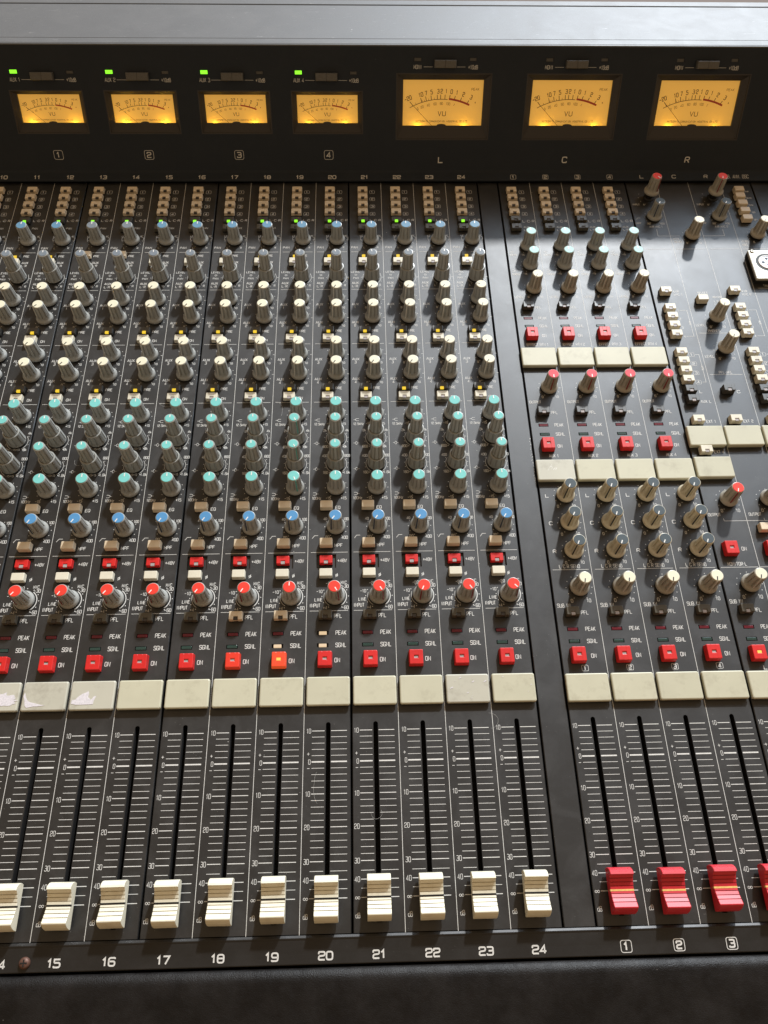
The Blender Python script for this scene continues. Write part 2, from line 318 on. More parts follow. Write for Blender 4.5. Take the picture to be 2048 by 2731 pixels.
# ------------------------------------------------------------------ controls (shared meshes)
def flute(n, depth, z0, z1):
    def f(a, r, z):
        if z < z0 or z > z1: return 1.0
        return 1 - depth * min(1.0, max(0.0, (math.cos(n * a) - 0.55) / 0.25))
    return f
def side_ridge(mb, prof, hw, out, mi):
    """raised pointer ridge running up the flank on +y side"""
    vs = []
    for r, z in prof: vs += [(-hw, r - 0.004, z), (-hw, r + out, z), (hw, r + out, z), (hw, r - 0.004, z)]
    fs = []
    for k in range(len(prof) - 1):
        for i in range(3): fs.append((k * 4 + i, k * 4 + 4 + i, k * 4 + 5 + i, k * 4 + 1 + i))
    n = len(prof) - 1; fs.append((n * 4, n * 4 + 3, n * 4 + 2, n * 4 + 1)); fs.append((0, 1, 2, 3))
    mb.add(vs, fs, mi)
KM = {}
def knob_meshes(body, capm, line, side, dual=False, z0=0.0):
    key = (body, capm, line, side, dual, z0)
    if key in KM: return KM[key]
    H = 0.95 if dual else 0.60
    b = MB()
    if not dual:
        b.lathe([(0.20, 0.0 + z0), (0.20, 0.035 + z0)], 40, 1, cap=False)
        b.lathe([(0.205, 0.03 + z0), (0.224, 0.035 + z0), (0.226, 0.075 + z0), (0.216, 0.10 + z0), (0.188, 0.135 + z0), (0.178, 0.16 + z0), (0.172, 0.20 + z0), (0.1535, H - 0.03 + z0), (0.150, H - 0.014 + z0), (0.141, H - 0.002 + z0), (0.134, H + z0)], 120, 0, smooth=False, mod=flute(10, 0.15, 0.17 + z0, H - 0.025 + z0))
        side_ridge(b, [(0.184, 0.15 + z0), (0.1535, H - 0.03 + z0), (0.140, H - 0.004 + z0)], 0.013, 0.009, 2)
        if z0: b.lathe([(0.10, 0.0), (0.10, z0)], 24, 1, cap=False); b.lathe([(0.17, 0.0), (0.17, 0.03), (0.12, 0.05)], 24, 1)
        rc = 0.132
    else:
        b.lathe([(0.19, 0.0), (0.19, 0.05)], 40, 1, cap=False)
        b.lathe([(0.20, 0.04), (0.224, 0.05), (0.222, 0.09), (0.206, 0.40), (0.203, 0.425), (0.198, 0.434), (0.172, 0.438), (0.168, 0.430), (0.166, 0.38)], 120, 0, smooth=False, mod=flute(10, 0.12, 0.08, 0.41), cap=False)
        b.lathe([(0.160, 0.38), (0.158, 0.46), (0.1405, H - 0.03), (0.137, H - 0.014), (0.128, H - 0.002), (0.112, H)], 120, 0, smooth=False, mod=flute(10, 0.15, 0.45, H - 0.025))
        side_ridge(b, [(0.157, 0.46), (0.1405, H - 0.03), (0.128, H - 0.004)], 0.012, 0.008, 2)
        rc = 0.110
    bm_ = b.mesh('knob', [body, 'black', side])
    c = MB(); zz = H + z0
    c.lathe([(rc, zz - 0.004), (rc, zz + 0.005), (rc - 0.006, zz + 0.009)], 40, 0, smooth=False)
    cm = c.mesh('cap', [capm])
    p = MB(); p.box(-0.0115, 0.0115, rc * 0.22, rc * 0.9, zz + 0.006, zz + 0.0125, 0)
    if line == 'blackline': pass
    pm = p.mesh('pointer', [line])
    KM[key] = (bm_, cm, pm); return KM[key]
def knob(parent, x, y, body, capm, line, side, ang=0, dual=False, z0=0.0):
    ms = knob_meshes(body, capm, line, side, dual, z0)
    k = link('knob', ms[0], parent, (x, y, 0), -R(ang) + random.uniform(-0.04, 0.04))
    link('cap', ms[1], k); link('pointer', ms[2], k); return k
BM = {}
def button(parent, x, y, m, kind='slot', lit=None, big=False, h=0.15, lens='lens', z=0.0):
    """kind: plain, slot (window at the front edge), centre (window in the middle of the top)"""
    key = (m, kind, big, h)
    w2, d2 = (0.150, 0.165) if big else (0.147, 0.098)
    if key not in BM:
        b = MB()
        if kind == 'slot':      # notch open to the front
            n0, n1, nd = -0.05, 0.05, 0.075
            b.box(-w2, n0, -d2, d2, 0.02, h, 0, 0.010, 0.006); b.box(n1, w2, -d2, d2, 0.02, h, 0, 0.010, 0.006)
            b.box(n0 - 0.012, n1 + 0.012, -d2 + nd, d2 - 0.001, 0.02, h - 0.0015, 0, 0.006); b.box(n0 - 0.012, n1 + 0.012, -d2 + 0.003, -d2 + nd + 0.01, 0.02, h - 0.045, 0)
        elif kind == 'centre':
            q = 0.045; r = 0.030
            b.box(-w2, -q, -d2, d2, 0.02, h, 0, 0.014, 0.012); b.box(q, w2, -d2, d2, 0.02, h, 0, 0.014, 0.012)
            b.box(-q - 0.02, q + 0.02, r, d2 - 0.001, 0.02, h - 0.001, 0, 0.012, 0.012); b.box(-q - 0.02, q + 0.02, -d2 + 0.001, -r, 0.02, h - 0.001, 0, 0.012, 0.012)
        else: b.box(-w2, w2, -d2, d2, 0.02, h, 0, 0.014, 0.006)
        b.box(-w2 - 0.008, w2 + 0.008, -d2 - 0.008, d2 + 0.008, 0.001, 0.03, 1)
        BM[key] = b.mesh('push_button', [m, 'black'])
    o = link('push_button', BM[key], parent, (x, y, z))
    if kind in ('slot', 'centre'):
        lk = ('lens', kind, lit or lens, h, big)
        if lk not in BM:
            b = MB()
            if kind == 'slot': b.box(-0.047, 0.047, -d2 - 0.004, -d2 + 0.07, h - 0.044, h - (0.006 if lit else 0.014), 0, 0.004)
            else: b.box(-0.045, 0.045, -0.030, 0.030, 0.03, h - (0.004 if lit else 0.022), 0)
            BM[lk] = b.mesh('indicator_window', [lit or lens])
        link('indicator_window', BM[lk], o)
    return o
def fader_mesh(mat, line):
    key = ('f', mat)
    if key in BM: return BM[key]
    # side profile (y,z): back hump, stepped hollow, front hump
    P = [(0.385, 0.10), (0.400, 0.15), (0.402, 0.23), (0.385, 0.31), (0.350, 0.37), (0.310, 0.405), (0.274, 0.415)]
    def strip(y0, z0, y1, z1):    # a flat land followed by a groove
        return [(y0, z0), (y1 + 0.013, z1), (y1 + 0.011, z1 - 0.032), (y1 + 0.001, z1 - 0.032)]
    P += [(0.270, 0.372)]
    P += strip(0.268, 0.365, 0.200, 0.325) + strip(0.200, 0.318, 0.133, 0.292) + strip(0.133, 0.288, 0.066, 0.272)
    P += [(0.066, 0.268), (0.014, 0.262), (0.012, 0.250), (-0.012, 0.250), (-0.014, 0.262)]
    P += strip(-0.014, 0.262, -0.066, 0.270) + strip(-0.066, 0.276, -0.138, 0.300) + strip(-0.138, 0.306, -0.210, 0.340)
    P += [(-0.210, 0.346), (-0.288, 0.395), (-0.306, 0.392), (-0.335, 0.360), (-0.372, 0.290), (-0.400, 0.200), (-0.412, 0.12), (-0.405, 0.10)]
    b = MB(); x0, x1 = -0.226, 0.226
    n = len(P); e = 0.010
    vs = []
    for x, k in ((x0, 0), (x0 + e, 1), (x1 - e, 1), (x1, 0)):
        for y, z in P:
            if k: vs.append((x, y, z))
            else: vs.append((x, y * 0.985, z - 0.008))
    fs = []
    for q in range(3):
        for i in range(n): j = (i + 1) % n; fs.append((q * n + i, q * n + j, (q + 1) * n + j, (q + 1) * n + i))
    fs = [tuple(reversed(f)) for f in fs]
    b.add(vs, fs, 0)
    b.add([vs[i] for i in range(n)], [tuple(range(n))], 0); b.add([vs[3 * n + i] for i in range(n)], [tuple(reversed(range(n)))], 0)
    b.box(-0.03, 0.03, -0.12, 0.12, -0.25, 0.12, 1)
    me = b.mesh('fader_cap', [mat, 'black'])
    l = MB(); l.box(x0 - 0.001, x1 + 0.001, -0.0165, 0.0165, 0.20, 0.2660 if mat == 'fader' else 0.2665, 0)
    lm = l.mesh('centre_line', [line]); BM[key] = (me, lm); return BM[key]
def fader(parent, x, y, mat='fader', line='blackline'):
    a, l = fader_mesh(mat, line)
    o = link('fader_cap', a, parent, (x, y, 0), random.uniform(-0.012, 0.012)); link('centre_line', l, o); return o
def plate(parent, x0, x1, y0, y1, m='plate', h=0.125):
    b = MB(); b.box(x0 + 0.02, x1 - 0.02, y0 + 0.02, y1 - 0.02, 0.0, h * 0.55, 1); b.box(x0, x1, y0, y1, h * 0.5, h, 0, 0.028)
    o = b.obj('label_plate', [m, 'plate'], parent); return o
def led(parent, x, y, m, w=0.12, d=0.038):
    key = ('led', m, w)
    if key not in BM:
        b = MB(); b.box(-w, w, -d, d, -0.04, 0.004, 0, 0.008); BM[key] = b.mesh('indicator_lamp', [m])
    return link('indicator_lamp', BM[key], parent, (x, y, 0))

def panel(parent, x0, x1, y0, y1, holes, name='panel', th=0.09, mat='panel'):
    """plate with real rectangular holes and chamfered long edges"""
    e = 0.014
    xs = sorted({round(q, 5) for h in holes for q in h[:2]} | {x0, x0 + e, x1 - e, x1}); ys = sorted({round(q, 5) for h in holes for q in h[2:4]} | {y0, y1})
    hol = lambda a, c: any(h[0] - 1e-6 < a < h[1] + 1e-6 and h[2] - 1e-6 < c < h[3] + 1e-6 for h in holes)
    m = MB(); idx = {}
    zf = lambda x: -e if x in (x0, x1) else 0.0
    nx, ny = len(xs) - 1, len(ys) - 1
    solid = [[not hol((xs[i] + xs[i + 1]) / 2, (ys[j] + ys[j + 1]) / 2) for j in range(ny)] for i in range(nx)]
    for i in range(nx):
        j = 0
        while j < ny:
            if not solid[i][j]: j += 1; continue
            k = j
            while k + 1 < ny and solid[i][k + 1]: k += 1
            a, b_, c, d = xs[i], xs[i + 1], ys[j], ys[k + 1]
            m.add([(a, c, zf(a)), (b_, c, zf(b_)), (b_, d, zf(b_)), (a, d, zf(a))], [(0, 1, 2, 3)], 0); j = k + 1
    for h in holes:
        a, b_, c, d = h[:4]; dp = h[4] if len(h) > 4 else th; fm = h[5] if len(h) > 5 else None
        V = [(a, c, 0), (b_, c, 0), (b_, d, 0), (a, d, 0), (a, c, -dp), (b_, c, -dp), (b_, d, -dp), (a, d, -dp)]
        m.add(V, [(0, 4, 5, 1), (1, 5, 6, 2), (2, 6, 7, 3), (3, 7, 4, 0)], 1 if fm is None else fm)
        if d - c > 2:
            rr = (b_ - a) / 2
            for sx in (0, 1):
                px = b_ if sx else a; q = [(px, d)] + [((a + b_) / 2 + (1 if sx else -1) * rr * math.sin(t * math.pi / 10), d - rr + rr * math.cos(t * math.pi / 10)) for t in range(6)]
                q = [(x_, y_, -0.0004) for x_, y_ in q]; m.add(q, [tuple(range(len(q))) if sx == 0 else tuple(reversed(range(len(q))))], 0)
        if len(h) > 4: m.add(V, [(4, 7, 6, 5)], 1 if fm is None else fm)
    B = [(x0, y0, -e), (x1, y0, -e), (x1, y1, -e), (x0, y1, -e), (x0, y0, -th), (x1, y0, -th), (x1, y1, -th), (x0, y1, -th)]
    m.add(B, [(0, 4, 5, 1), (1, 5, 6, 2), (2, 6, 7, 3), (3, 7, 4, 0)], 0)
    return m.obj(name, [mat, 'edge', 'inner'], parent)

VT = 20.52       # top end of the panels, under the meter bridge lip
KX = 0.66; BX = 0.43
def fader_scale(I, x):
    ms = [3.78 - 0.126 * k for k in range(21)] + [1.087, 0.930, 0.772, 0.612]
    for k, v in enumerate(ms):
        wd = 0.028 if k == 5 else (0.0145 if k in (0, 10, 15, 20, 22, 24) else 0.0095)
        I.line(x + 0.175, v, x + 0.437, v, wd); I.line(x + 0.574, v, x + 0.905, v, wd)
    for t, v in (('10', 3.78), ('0', 3.15), ('10', 2.52), ('20', 1.89), ('30', 1.26), ('40', 0.930)): I.text(t, x + 0.148, v, 0.092, 0.038, 0.0095, 0.018, 'r')
    I.text('+', x + 0.105, 3.31, 0.08, 0.05, 0.010); I.line(x + 0.085, 3.02, x + 0.135, 3.02, 0.010)
    for q in (-0.024, 0.024): I.arc(x + 0.105 + q, 0.605, 0.021, 0, 360, 0.009, 10)
    I.text('dB', x + 0.105, 0.305, 0.085, 0.034, 0.009, 0.012)
def fader_slot(H, x): H.append((x + 0.464, x + 0.562, 0.18, 3.96, 0.30, 2))
def ring_dots(I, x, y, r, angs, dr=0.0105):
    for a in angs: I.dot(x + r * math.sin(R(a)), y + r * math.cos(R(a)), dr)
A11 = list(range(-150, 151, 30))
def shelf_sym(I, x, y, hi):
    s = 1 if hi else -1
    if hi: I.line(x - 0.07, y, x - 0.015, y, 0.010); I.stroke(smooth_poly([(x + 0.065, y + 0.035), (x - 0.0, y + 0.035), (x - 0.03, y), (x, y - 0.035), (x + 0.065, y - 0.035)], 0.02)[0], 0.010)
    else: I.line(x + 0.07, y, x + 0.015, y, 0.010); I.stroke(smooth_poly([(x - 0.065, y + 0.035), (x, y + 0.035), (x + 0.03, y), (x, y - 0.035), (x - 0.065, y - 0.035)], 0.02)[0], 0.010)
def bell_sym(I, x, y):
    I.stroke(smooth_poly([(x - 0.036, y), (x, y + 0.052), (x + 0.036, y), (x, y - 0.052), (x - 0.036, y)], 0.02)[0], 0.009, True); I.line(x - 0.075, y, x - 0.04, y, 0.009); I.line(x + 0.04, y, x + 0.075, y, 0.009)

def input_strip(T, I, H, x, ch):
    pre_lit = ch not in (13, 14)
    # printed dividers
    for v in (17.59, 16.13, 14.165, 12.228, 7.915, 6.458): I.line(x + 0.07, v, x + 0.94, v, 0.010)
    for k, v in enumerate((20.10, 19.79, 19.47, 19.15)):
        button(T, x + BX, v, 'btnbeige', 'slot', lens='notch', h=0.14); I.boxed(str(k + 1), x + 0.722, v + 0.005, 0.148, 0.135, 0.075, 0.060, 0.014)
    button(T, x + BX, 18.835, 'btndark', 'slot', 'green', h=0.11); I.text('L~C~R', x + 0.80, 18.89, 0.075, 0.058, 0.013, 0.02)
    button(T, x + BX, 18.50, 'btnsmoke', 'slot', lens='notch', h=0.14); I.text('PAN', x + 0.74, 18.57, 0.07, 0.04, 0.010)
    # pan
    pcap = 'capslate' if ch in (13, 14) else 'cappan'
    knob(T, x + KX, 18.055, 'grey', pcap, 'whiteline', 'silver', 0 if ch != 12 else 12)
    ring_dots(I, x + KX, 18.09, 0.30, [-150, -125, -100, 100, 125, 150], 0.009)
    I.text('LC', x + 0.375, 18.235, 0.06, 0.03, 0.009); I.text('RC', x + 0.91, 18.235, 0.06, 0.03, 0.009)
    for s in (-1, 1): I.stroke([(x + KX + s * 0.27, 18.185), (x + KX + s * 0.315, 18.185), (x + KX + s * 0.315, 18.08), (x + KX + s * 0.27, 18.08)], 0.009)
    I.text('PAN', x + 0.165, 17.77, 0.075, 0.046, 0.011); I.text('L', x + 0.455, 17.765, 0.06, 0.035, 0.009); I.text('R', x + 0.845, 17.765, 0.06, 0.035, 0.009)
    # aux L-R
    if ch in (13, 14): button(T, x + BX, 17.42, 'btnbeige', 'slot', lens='notch', h=0.14)
    else: button(T, x + BX, 17.42, 'btndark', 'slot', 'yellow', h=0.10)
    if ch not in (13, 14): button(T, x + BX, 17.13, 'btnivory', 'slot', h=0.15)
    I.text('PRE', x + 0.70, 17.447, 0.07, 0.042, 0.011); I.text('AUX', x + 0.71, 17.19, 0.075, 0.046, 0.012); I.text('L~R', x + 0.70, 17.075, 0.07, 0.042, 0.011)
    a2 = {20: -18, 21: -14, 22: -12}.get(ch, 0)
    knob(T, x + KX, 16.59, 'grey', 'capslate', 'whiteline', 'silver', a2, dual=True)
    I.arc(x + KX, 16.59, 0.262, 60, 152, 0.010); I.arc(x + KX, 16.59, 0.262, -60, -152, 0.008)
    ring_dots(I, x + KX, 16.59, 0.305, [-150, -120, -90, 120, 150], 0.009); I.line(x + 0.94, 16.59, x + 0.99, 16.59, 0.012); I.dot(x + 0.90, 16.73, 0.009)
    I.text('10', x + 0.74, 16.27, 0.06, 0.03, 0.009); I.text('R', x + 0.885, 16.285, 0.07, 0.04, 0.011); I.text('L', x + 0.46, 16.28, 0.06, 0.035, 0.009)
    I.text('LEVEL', x + 0.19, 16.797, 0.062, 0.038, 0.010); I.arc(x + 0.197, 16.683, 0.032, 0, 360, 0.008, 10); I.dot(x + 0.197, 16.683, 0.010); I.text('PAN', x + 0.197, 16.56, 0.06, 0.038, 0.010)
    I.text('AUX', x + 0.18, 16.375, 0.075, 0.048, 0.013); I.text('L~R', x + 0.17, 16.255, 0.075, 0.046, 0.012)
    # aux 1-4
    for k, v in ((1, 15.74), (2, 15.085), (3, 13.80), (4, 13.14)):
        ang = -146 + random.uniform(-6, 6)
        if ch == 24 and k == 1: ang = -78
        if ch == 24 and k == 2: ang = -160
        knob(T, x + KX, v, 'grey', 'capcream', 'blackline', 'silver', ang)
        ring_dots(I, x + KX, v, 0.283, [-150, -120, -60, -30, 30, 60, 120, 150]); I.line(x + KX + 0.28, v, x + KX + 0.325, v, 0.011)
        I.text('AUX', x + 0.172, v - 0.165, 0.075, 0.048, 0.012); I.text(str(k), x + 0.165, v - 0.275, 0.075, 0.042, 0.012)
        I.text('10', x + 0.845, v - 0.287, 0.062, 0.032, 0.010); I.text('0', x + 0.468, v - 0.287, 0.062, 0.032, 0.010)
    for v in (14.60, 12.66):
        button(T, x + BX, v, 'btndark', 'slot', 'yellow', h=0.11); button(T, x + BX, v - 0.30, 'btnivory', 'slot', h=0.15)
        I.text('PRE', x + 0.715, v + 0.015, 0.075, 0.044, 0.012); I.text('ON', x + 0.715, v - 0.295, 0.075, 0.044, 0.012)
    # equaliser
    e = 152 if ch == 19 else 0
    knob(T, x + KX, 11.83, 'grey', 'capteal', 'whiteline', 'tealdk', random.uniform(-4, 4))
    ring_dots(I, x + KX, 11.83, 0.268, A11[:5] + A11[6:])
    shelf_sym(I, x + 0.17, 11.665, True); I.text('12.5kHz', x + 0.225, 11.537, 0.068, 0.030, 0.010, 0.012)
    I.text('-15', x + 0.47, 11.545, 0.065, 0.032, 0.010); I.text('+15', x + 0.84, 11.545, 0.065, 0.032, 0.010)
    for v, a, b_, c, d in ((11.105, '2k', '4k', '800', '8k'), (10.345, '400', '800', '160', '1.6k')):
        knob(T, x + KX, v, 'grey', 'capteal', 'whiteline', 'tealdk', e + random.uniform(-3, 3), dual=True)
        I.arc(x + KX, v, 0.260, 55, 150, 0.010); I.arc(x + KX, v, 0.260, -55, -150, 0.010)
        ring_dots(I, x + KX, v, 0.295, [-110, -85, -60, 60, 85, 110], 0.010); I.dot(x + KX + 0.17, v - 0.25, 0.014); I.dot(x + KX - 0.17, v - 0.25, 0.014)
        I.text(a, x + 0.372, v + 0.235, 0.07, 0.034, 0.011, 0.013); I.text(b_, x + 0.93, v + 0.24, 0.07, 0.034, 0.011, 0.013)
        I.text(c, x + 0.45, v - 0.25, 0.07, 0.034, 0.011, 0.013, 'r'); I.text(d, x + 0.845, v - 0.25, 0.07, 0.034, 0.011, 0.013, 'l')
        I.text('-15+15', x + 0.66, v - 0.25, 0.058, 0.026, 0.008, 0.010); bell_sym(I, x + 0.165, v - 0.15)
    knob(T, x + KX, 9.66, 'grey', 'capteal', 'whiteline', 'tealdk', e * 1.05)
    ring_dots(I, x + KX, 9.66, 0.268, A11[:5] + A11[6:])
    shelf_sym(I, x + 0.16, 9.488, False); I.text('100Hz', x + 0.185, 9.368, 0.07, 0.034, 0.011, 0.013)
    I.text('-15', x + 0.466, 9.37, 0.068, 0.034, 0.011, 0.012); I.text('+15', x + 0.842, 9.368, 0.072, 0.036, 0.012, 0.013)
    button(T, x + BX, 9.12, 'btnbeige', 'plain', h=0.18); I.text('EQ', x + 0.70, 9.107, 0.078, 0.046, 0.012)
    # high pass
    knob(T, x + KX, 8.59, 'grey', 'capblue', 'whiteline', 'bluedk', -148 + random.uniform(-5, 5))
    ring_dots(I, x + KX, 8.59, 0.268, A11); I.text('40', x + 0.40, 8.80, 0.065, 0.032, 0.010); I.text('100', x + 0.90, 8.795, 0.068, 0.032, 0.011, 0.012)
    I.text('20', x + 0.453, 8.314, 0.07, 0.036, 0.011); I.text('400', x + 0.865, 8.302, 0.075, 0.038, 0.012, 0.013)
    I.stroke([(x + 0.095, 8.28), (x + 0.15, 8.355), (x + 0.235, 8.355)], 0.012)
    button(T, x + BX, 8.12, 'btnbeige', 'plain', h=0.18); I.text('HPF', x + 0.722, 8.096, 0.08, 0.046, 0.012)
    H.append((x + 0.205, x + 0.665, 7.515, 7.865, 0.06, 1)); 
    H[-1] = (x + 0.205, x + 0.665, 7.515, 7.865, 0.055, 0)
    button(T, x + BX, 7.70, 'btnred', 'slot', h=0.15, z=-0.05); I.text('+48V', x + 0.805, 7.70, 0.078, 0.042, 0.012, 0.014)
    button(T, x + BX, 7.345, 'btnivory', 'plain', h=0.16)
    I.arc(x + 0.678, 7.33, 0.026, 0, 360, 0.010, 10); I.line(x + 0.655, 7.28, x + 0.70, 7.38, 0.010); I.line(x + 0.69, 7.295, x + 0.69, 7.36, 0.008)
    # input gain
    ia = {10: -140, 11: -140, 12: -140, 13: -142, 14: -148, 15: -145, 16: -146, 17: -148, 18: -146, 19: 0, 20: 152, 21: 150, 22: -158, 23: 148, 24: 138}.get(ch, -140)
    knob(T, x + 0.647, 6.81, 'grey', 'capred', 'whiteline', 'reddk', ia)
    I.arc(x + 0.647, 6.81, 0.258, 35, 148, 0.020); I.arc(x + 0.647, 6.81, 0.258, -70, -148, 0.009)
    ring_dots(I, x + 0.647, 6.81, 0.303, A11, 0.012)
    I.text('-20', x + 0.50, 7.125, 0.07, 0.036, 0.011); I.text('MIC', x + 0.84, 7.147, 0.072, 0.036, 0.011); I.text('-30', x + 0.875, 7.050, 0.075, 0.038, 0.012)
    I.text('-10', x + 0.285, 6.93, 0.072, 0.036, 0.011); I.text('LINE', x + 0.265, 6.728, 0.072, 0.034, 0.012, 0.013); I.text('INPUT', x + 0.187, 6.589, 0.082, 0.038, 0.013, 0.015)
    I.text('+4', x + 0.416, 6.531, 0.068, 0.036, 0.010); I.text('-60', x + 0.875, 6.533, 0.078, 0.038, 0.012)
    pf = {18: 'btnbeige', 19: 'btnbeige', 20: 'btnsmoke'}.get(ch, 'btnsmoke')
    button(T, x + BX, 6.335, pf, 'slot', lens='notch', h=0.15); I.text('PFL', x + 0.712, 6.333, 0.088, 0.044, 0.013)
    for v, t in ((5.938, 'PEAK'), (5.652, 'SGNL')):
        H.append((x + 0.247, x + 0.503, v - 0.046, v + 0.046, 0.05, 2))
        mm = ('ledred' if t == 'PEAK' else 'ledgreen')
        if ch == 20 or (ch == 19 and t == 'SGNL'): mm = 'ledwarm'
        led(T, x + 0.375, v, mm, 0.112 if mm != 'ledwarm' else 0.085, 0.036); I.text(t, x + 0.778, v, 0.092, 0.044, 0.0135, 0.018)
    bm_ = {18: 'faintglow', 19: 'glow'}.get(ch, 'btnred')
    button(T, x + 0.428, 5.305, bm_, 'centre', 'yellow' if ch == 19 else None, big=True, h=0.17); I.text('ON', x + 0.698, 5.308, 0.092, 0.046, 0.0135)
    plate(T, x + 0.045, x + 0.975, 4.285, 4.910, 'platepale' if ch in (13, 14, 15, 23) else 'plate')
    fader_slot(H, x); fader_scale(I, x); fader(T, x + 0.513 + random.uniform(-0.003, 0.003), 0.60 + random.uniform(-0.012, 0.012))

def paper(parent, pts, z=0.1262, m='paper'):
    b = MB(); n = len(pts); t = 0.004
    vs = [(x, y, z) for x, y in pts] + [(x, y, z + t) for x, y in pts]
    b.add(vs, [tuple(range(n, 2 * n))] + [(i, (i + 1) % n, n + (i + 1) % n, n + i) for i in range(n)], 0)
    return b.obj('torn_sticker', [m], parent)
def torn(cx, cy, rx, ry, seed, flatb=None):
    rn = random.Random(seed); pts = []
    for k in range(34):
        a = 2 * math.pi * k / 34; f = rn.uniform(0.62, 1.08)
        y = cy + ry * f * math.sin(a)
        if flatb is not None: y = max(y, flatb)
        pts.append((cx + rx * f * math.cos(a), y))
    return pts

GAP = 0.020
def hairs(T, n, seed):
    rn = random.Random(seed); J = Ink(0.004)
    for k in range(n):
        x, y, a, c = rn.uniform(0.3, 3.7), rn.uniform(0.8, 15.0), rn.uniform(0, 6.28), rn.uniform(-1.2, 1.2); P = []
        L = rn.uniform(0.12, 0.5)
        for q in range(14):
            P.append((x, y)); a += c * 0.25 + rn.uniform(-0.15, 0.15); x += math.cos(a) * L / 10; y += math.sin(a) * L / 10
        J.stroke(P, rn.uniform(0.002, 0.0035))
    J.obj(T, 'inkdim', 'lint_fibre')
def input_module(x0, chans, label):
    T = thing('input_module', label, 'input module', (x0, 0, 0), 'input modules of four channel strips')
    I = Ink(); H = []
    for i, ch in enumerate(chans):
        if ch is None: continue
        input_strip(T, I, H, float(i), ch)
        if i: I.line(float(i), 0.0, float(i), VT, 0.0105)
    panel(T, GAP, 4 - GAP, 0.012, VT, H); I.obj(T)
    hairs(T, {13: 2, 17: 3, 21: 4}.get(chans[0], 1), chans[0] or 1)
    if 13 in chans:
        paper(T, torn(0.60, 4.54, 0.38, 0.16, 3, 4.40)); paper(T, [(1.09, 4.68), (1.12, 4.60), (1.16, 4.52), (1.24, 4.47), (1.33, 4.45), (1.44, 4.42), (1.55, 4.40), (1.42, 4.385), (1.30, 4.38), (1.17, 4.355), (1.13, 4.40), (1.11, 4.50), (1.07, 4.60)])
        paper(T, [(2.09, 4.42), (2.10, 4.50), (2.17, 4.51), (2.22, 4.57), (2.30, 4.63), (2.38, 4.66), (2.42, 4.69), (2.44, 4.63), (2.43, 4.56), (2.50, 4.50), (2.55, 4.57), (2.60, 4.58), (2.56, 4.48), (2.55, 4.405), (2.40, 4.40), (2.20, 4.40)])
    if 23 in chans:
        rn = random.Random(5)
        for k in range(9):
            a, b_ = rn.uniform(2.1, 2.9), rn.uniform(4.36, 4.84); q = rn.uniform(0.012, 0.05)
            paper(T, [(a, b_), (a + q * 1.6, b_ + q * 0.6), (a + q * 1.2, b_ + q), (a + q * 0.3, b_ + q * 0.5)])
        for k in range(5):
            a, b_ = rn.uniform(3.1, 3.9), rn.uniform(4.4, 4.84); q = rn.uniform(0.010, 0.03)
            paper(T, [(a, b_), (a + q * 1.6, b_ + q * 0.6), (a + q * 1.2, b_ + q), (a + q * 0.3, b_ + q * 0.5)])
    return T
input_module(-12.0, [None, 10, 11, 12], 'leftmost module with the strips of channels 11 and 12, cut off by the picture edge')
input_module(-8.0, [13, 14, 15, 16], 'module of channels 13 to 16 with torn paper stickers left on its ivory plates')
input_module(-4.0, [17, 18, 19, 20], 'module of channels 17 to 20 with one red ON button glowing orange on strip 19')
input_module(0.0, [21, 22, 23, 24], 'module of channels 21 to 24 directly left of the blank filler strip')

# ------------------------------------------------------------------ blank filler strip
T = thing('blank_panel', 'narrow blank dark filler strip between channel 24 and the red fader strips', 'filler panel', (4.0, 0, 0))
panel(T, GAP, 0.64 - GAP, 0.012, VT, [])
rn = random.Random(11); b = MB()
for k in range(46):
    a, c = 0.585 + rn.gauss(0, 0.014), rn.uniform(9.7, 11.05); q = rn.uniform(0.004, 0.014)
    if a > 0.60: a = 0.60
    b.add([(a, c, 0.001), (a + q, c + q * 0.5, 0.001), (a + q * 0.8, c + q * 2.2, 0.001), (a - q * 0.2, c + q * 1.6, 0.001)], [(0, 1, 2, 3)], 0)
b.obj('paint_chips', ['inkdim'], T)

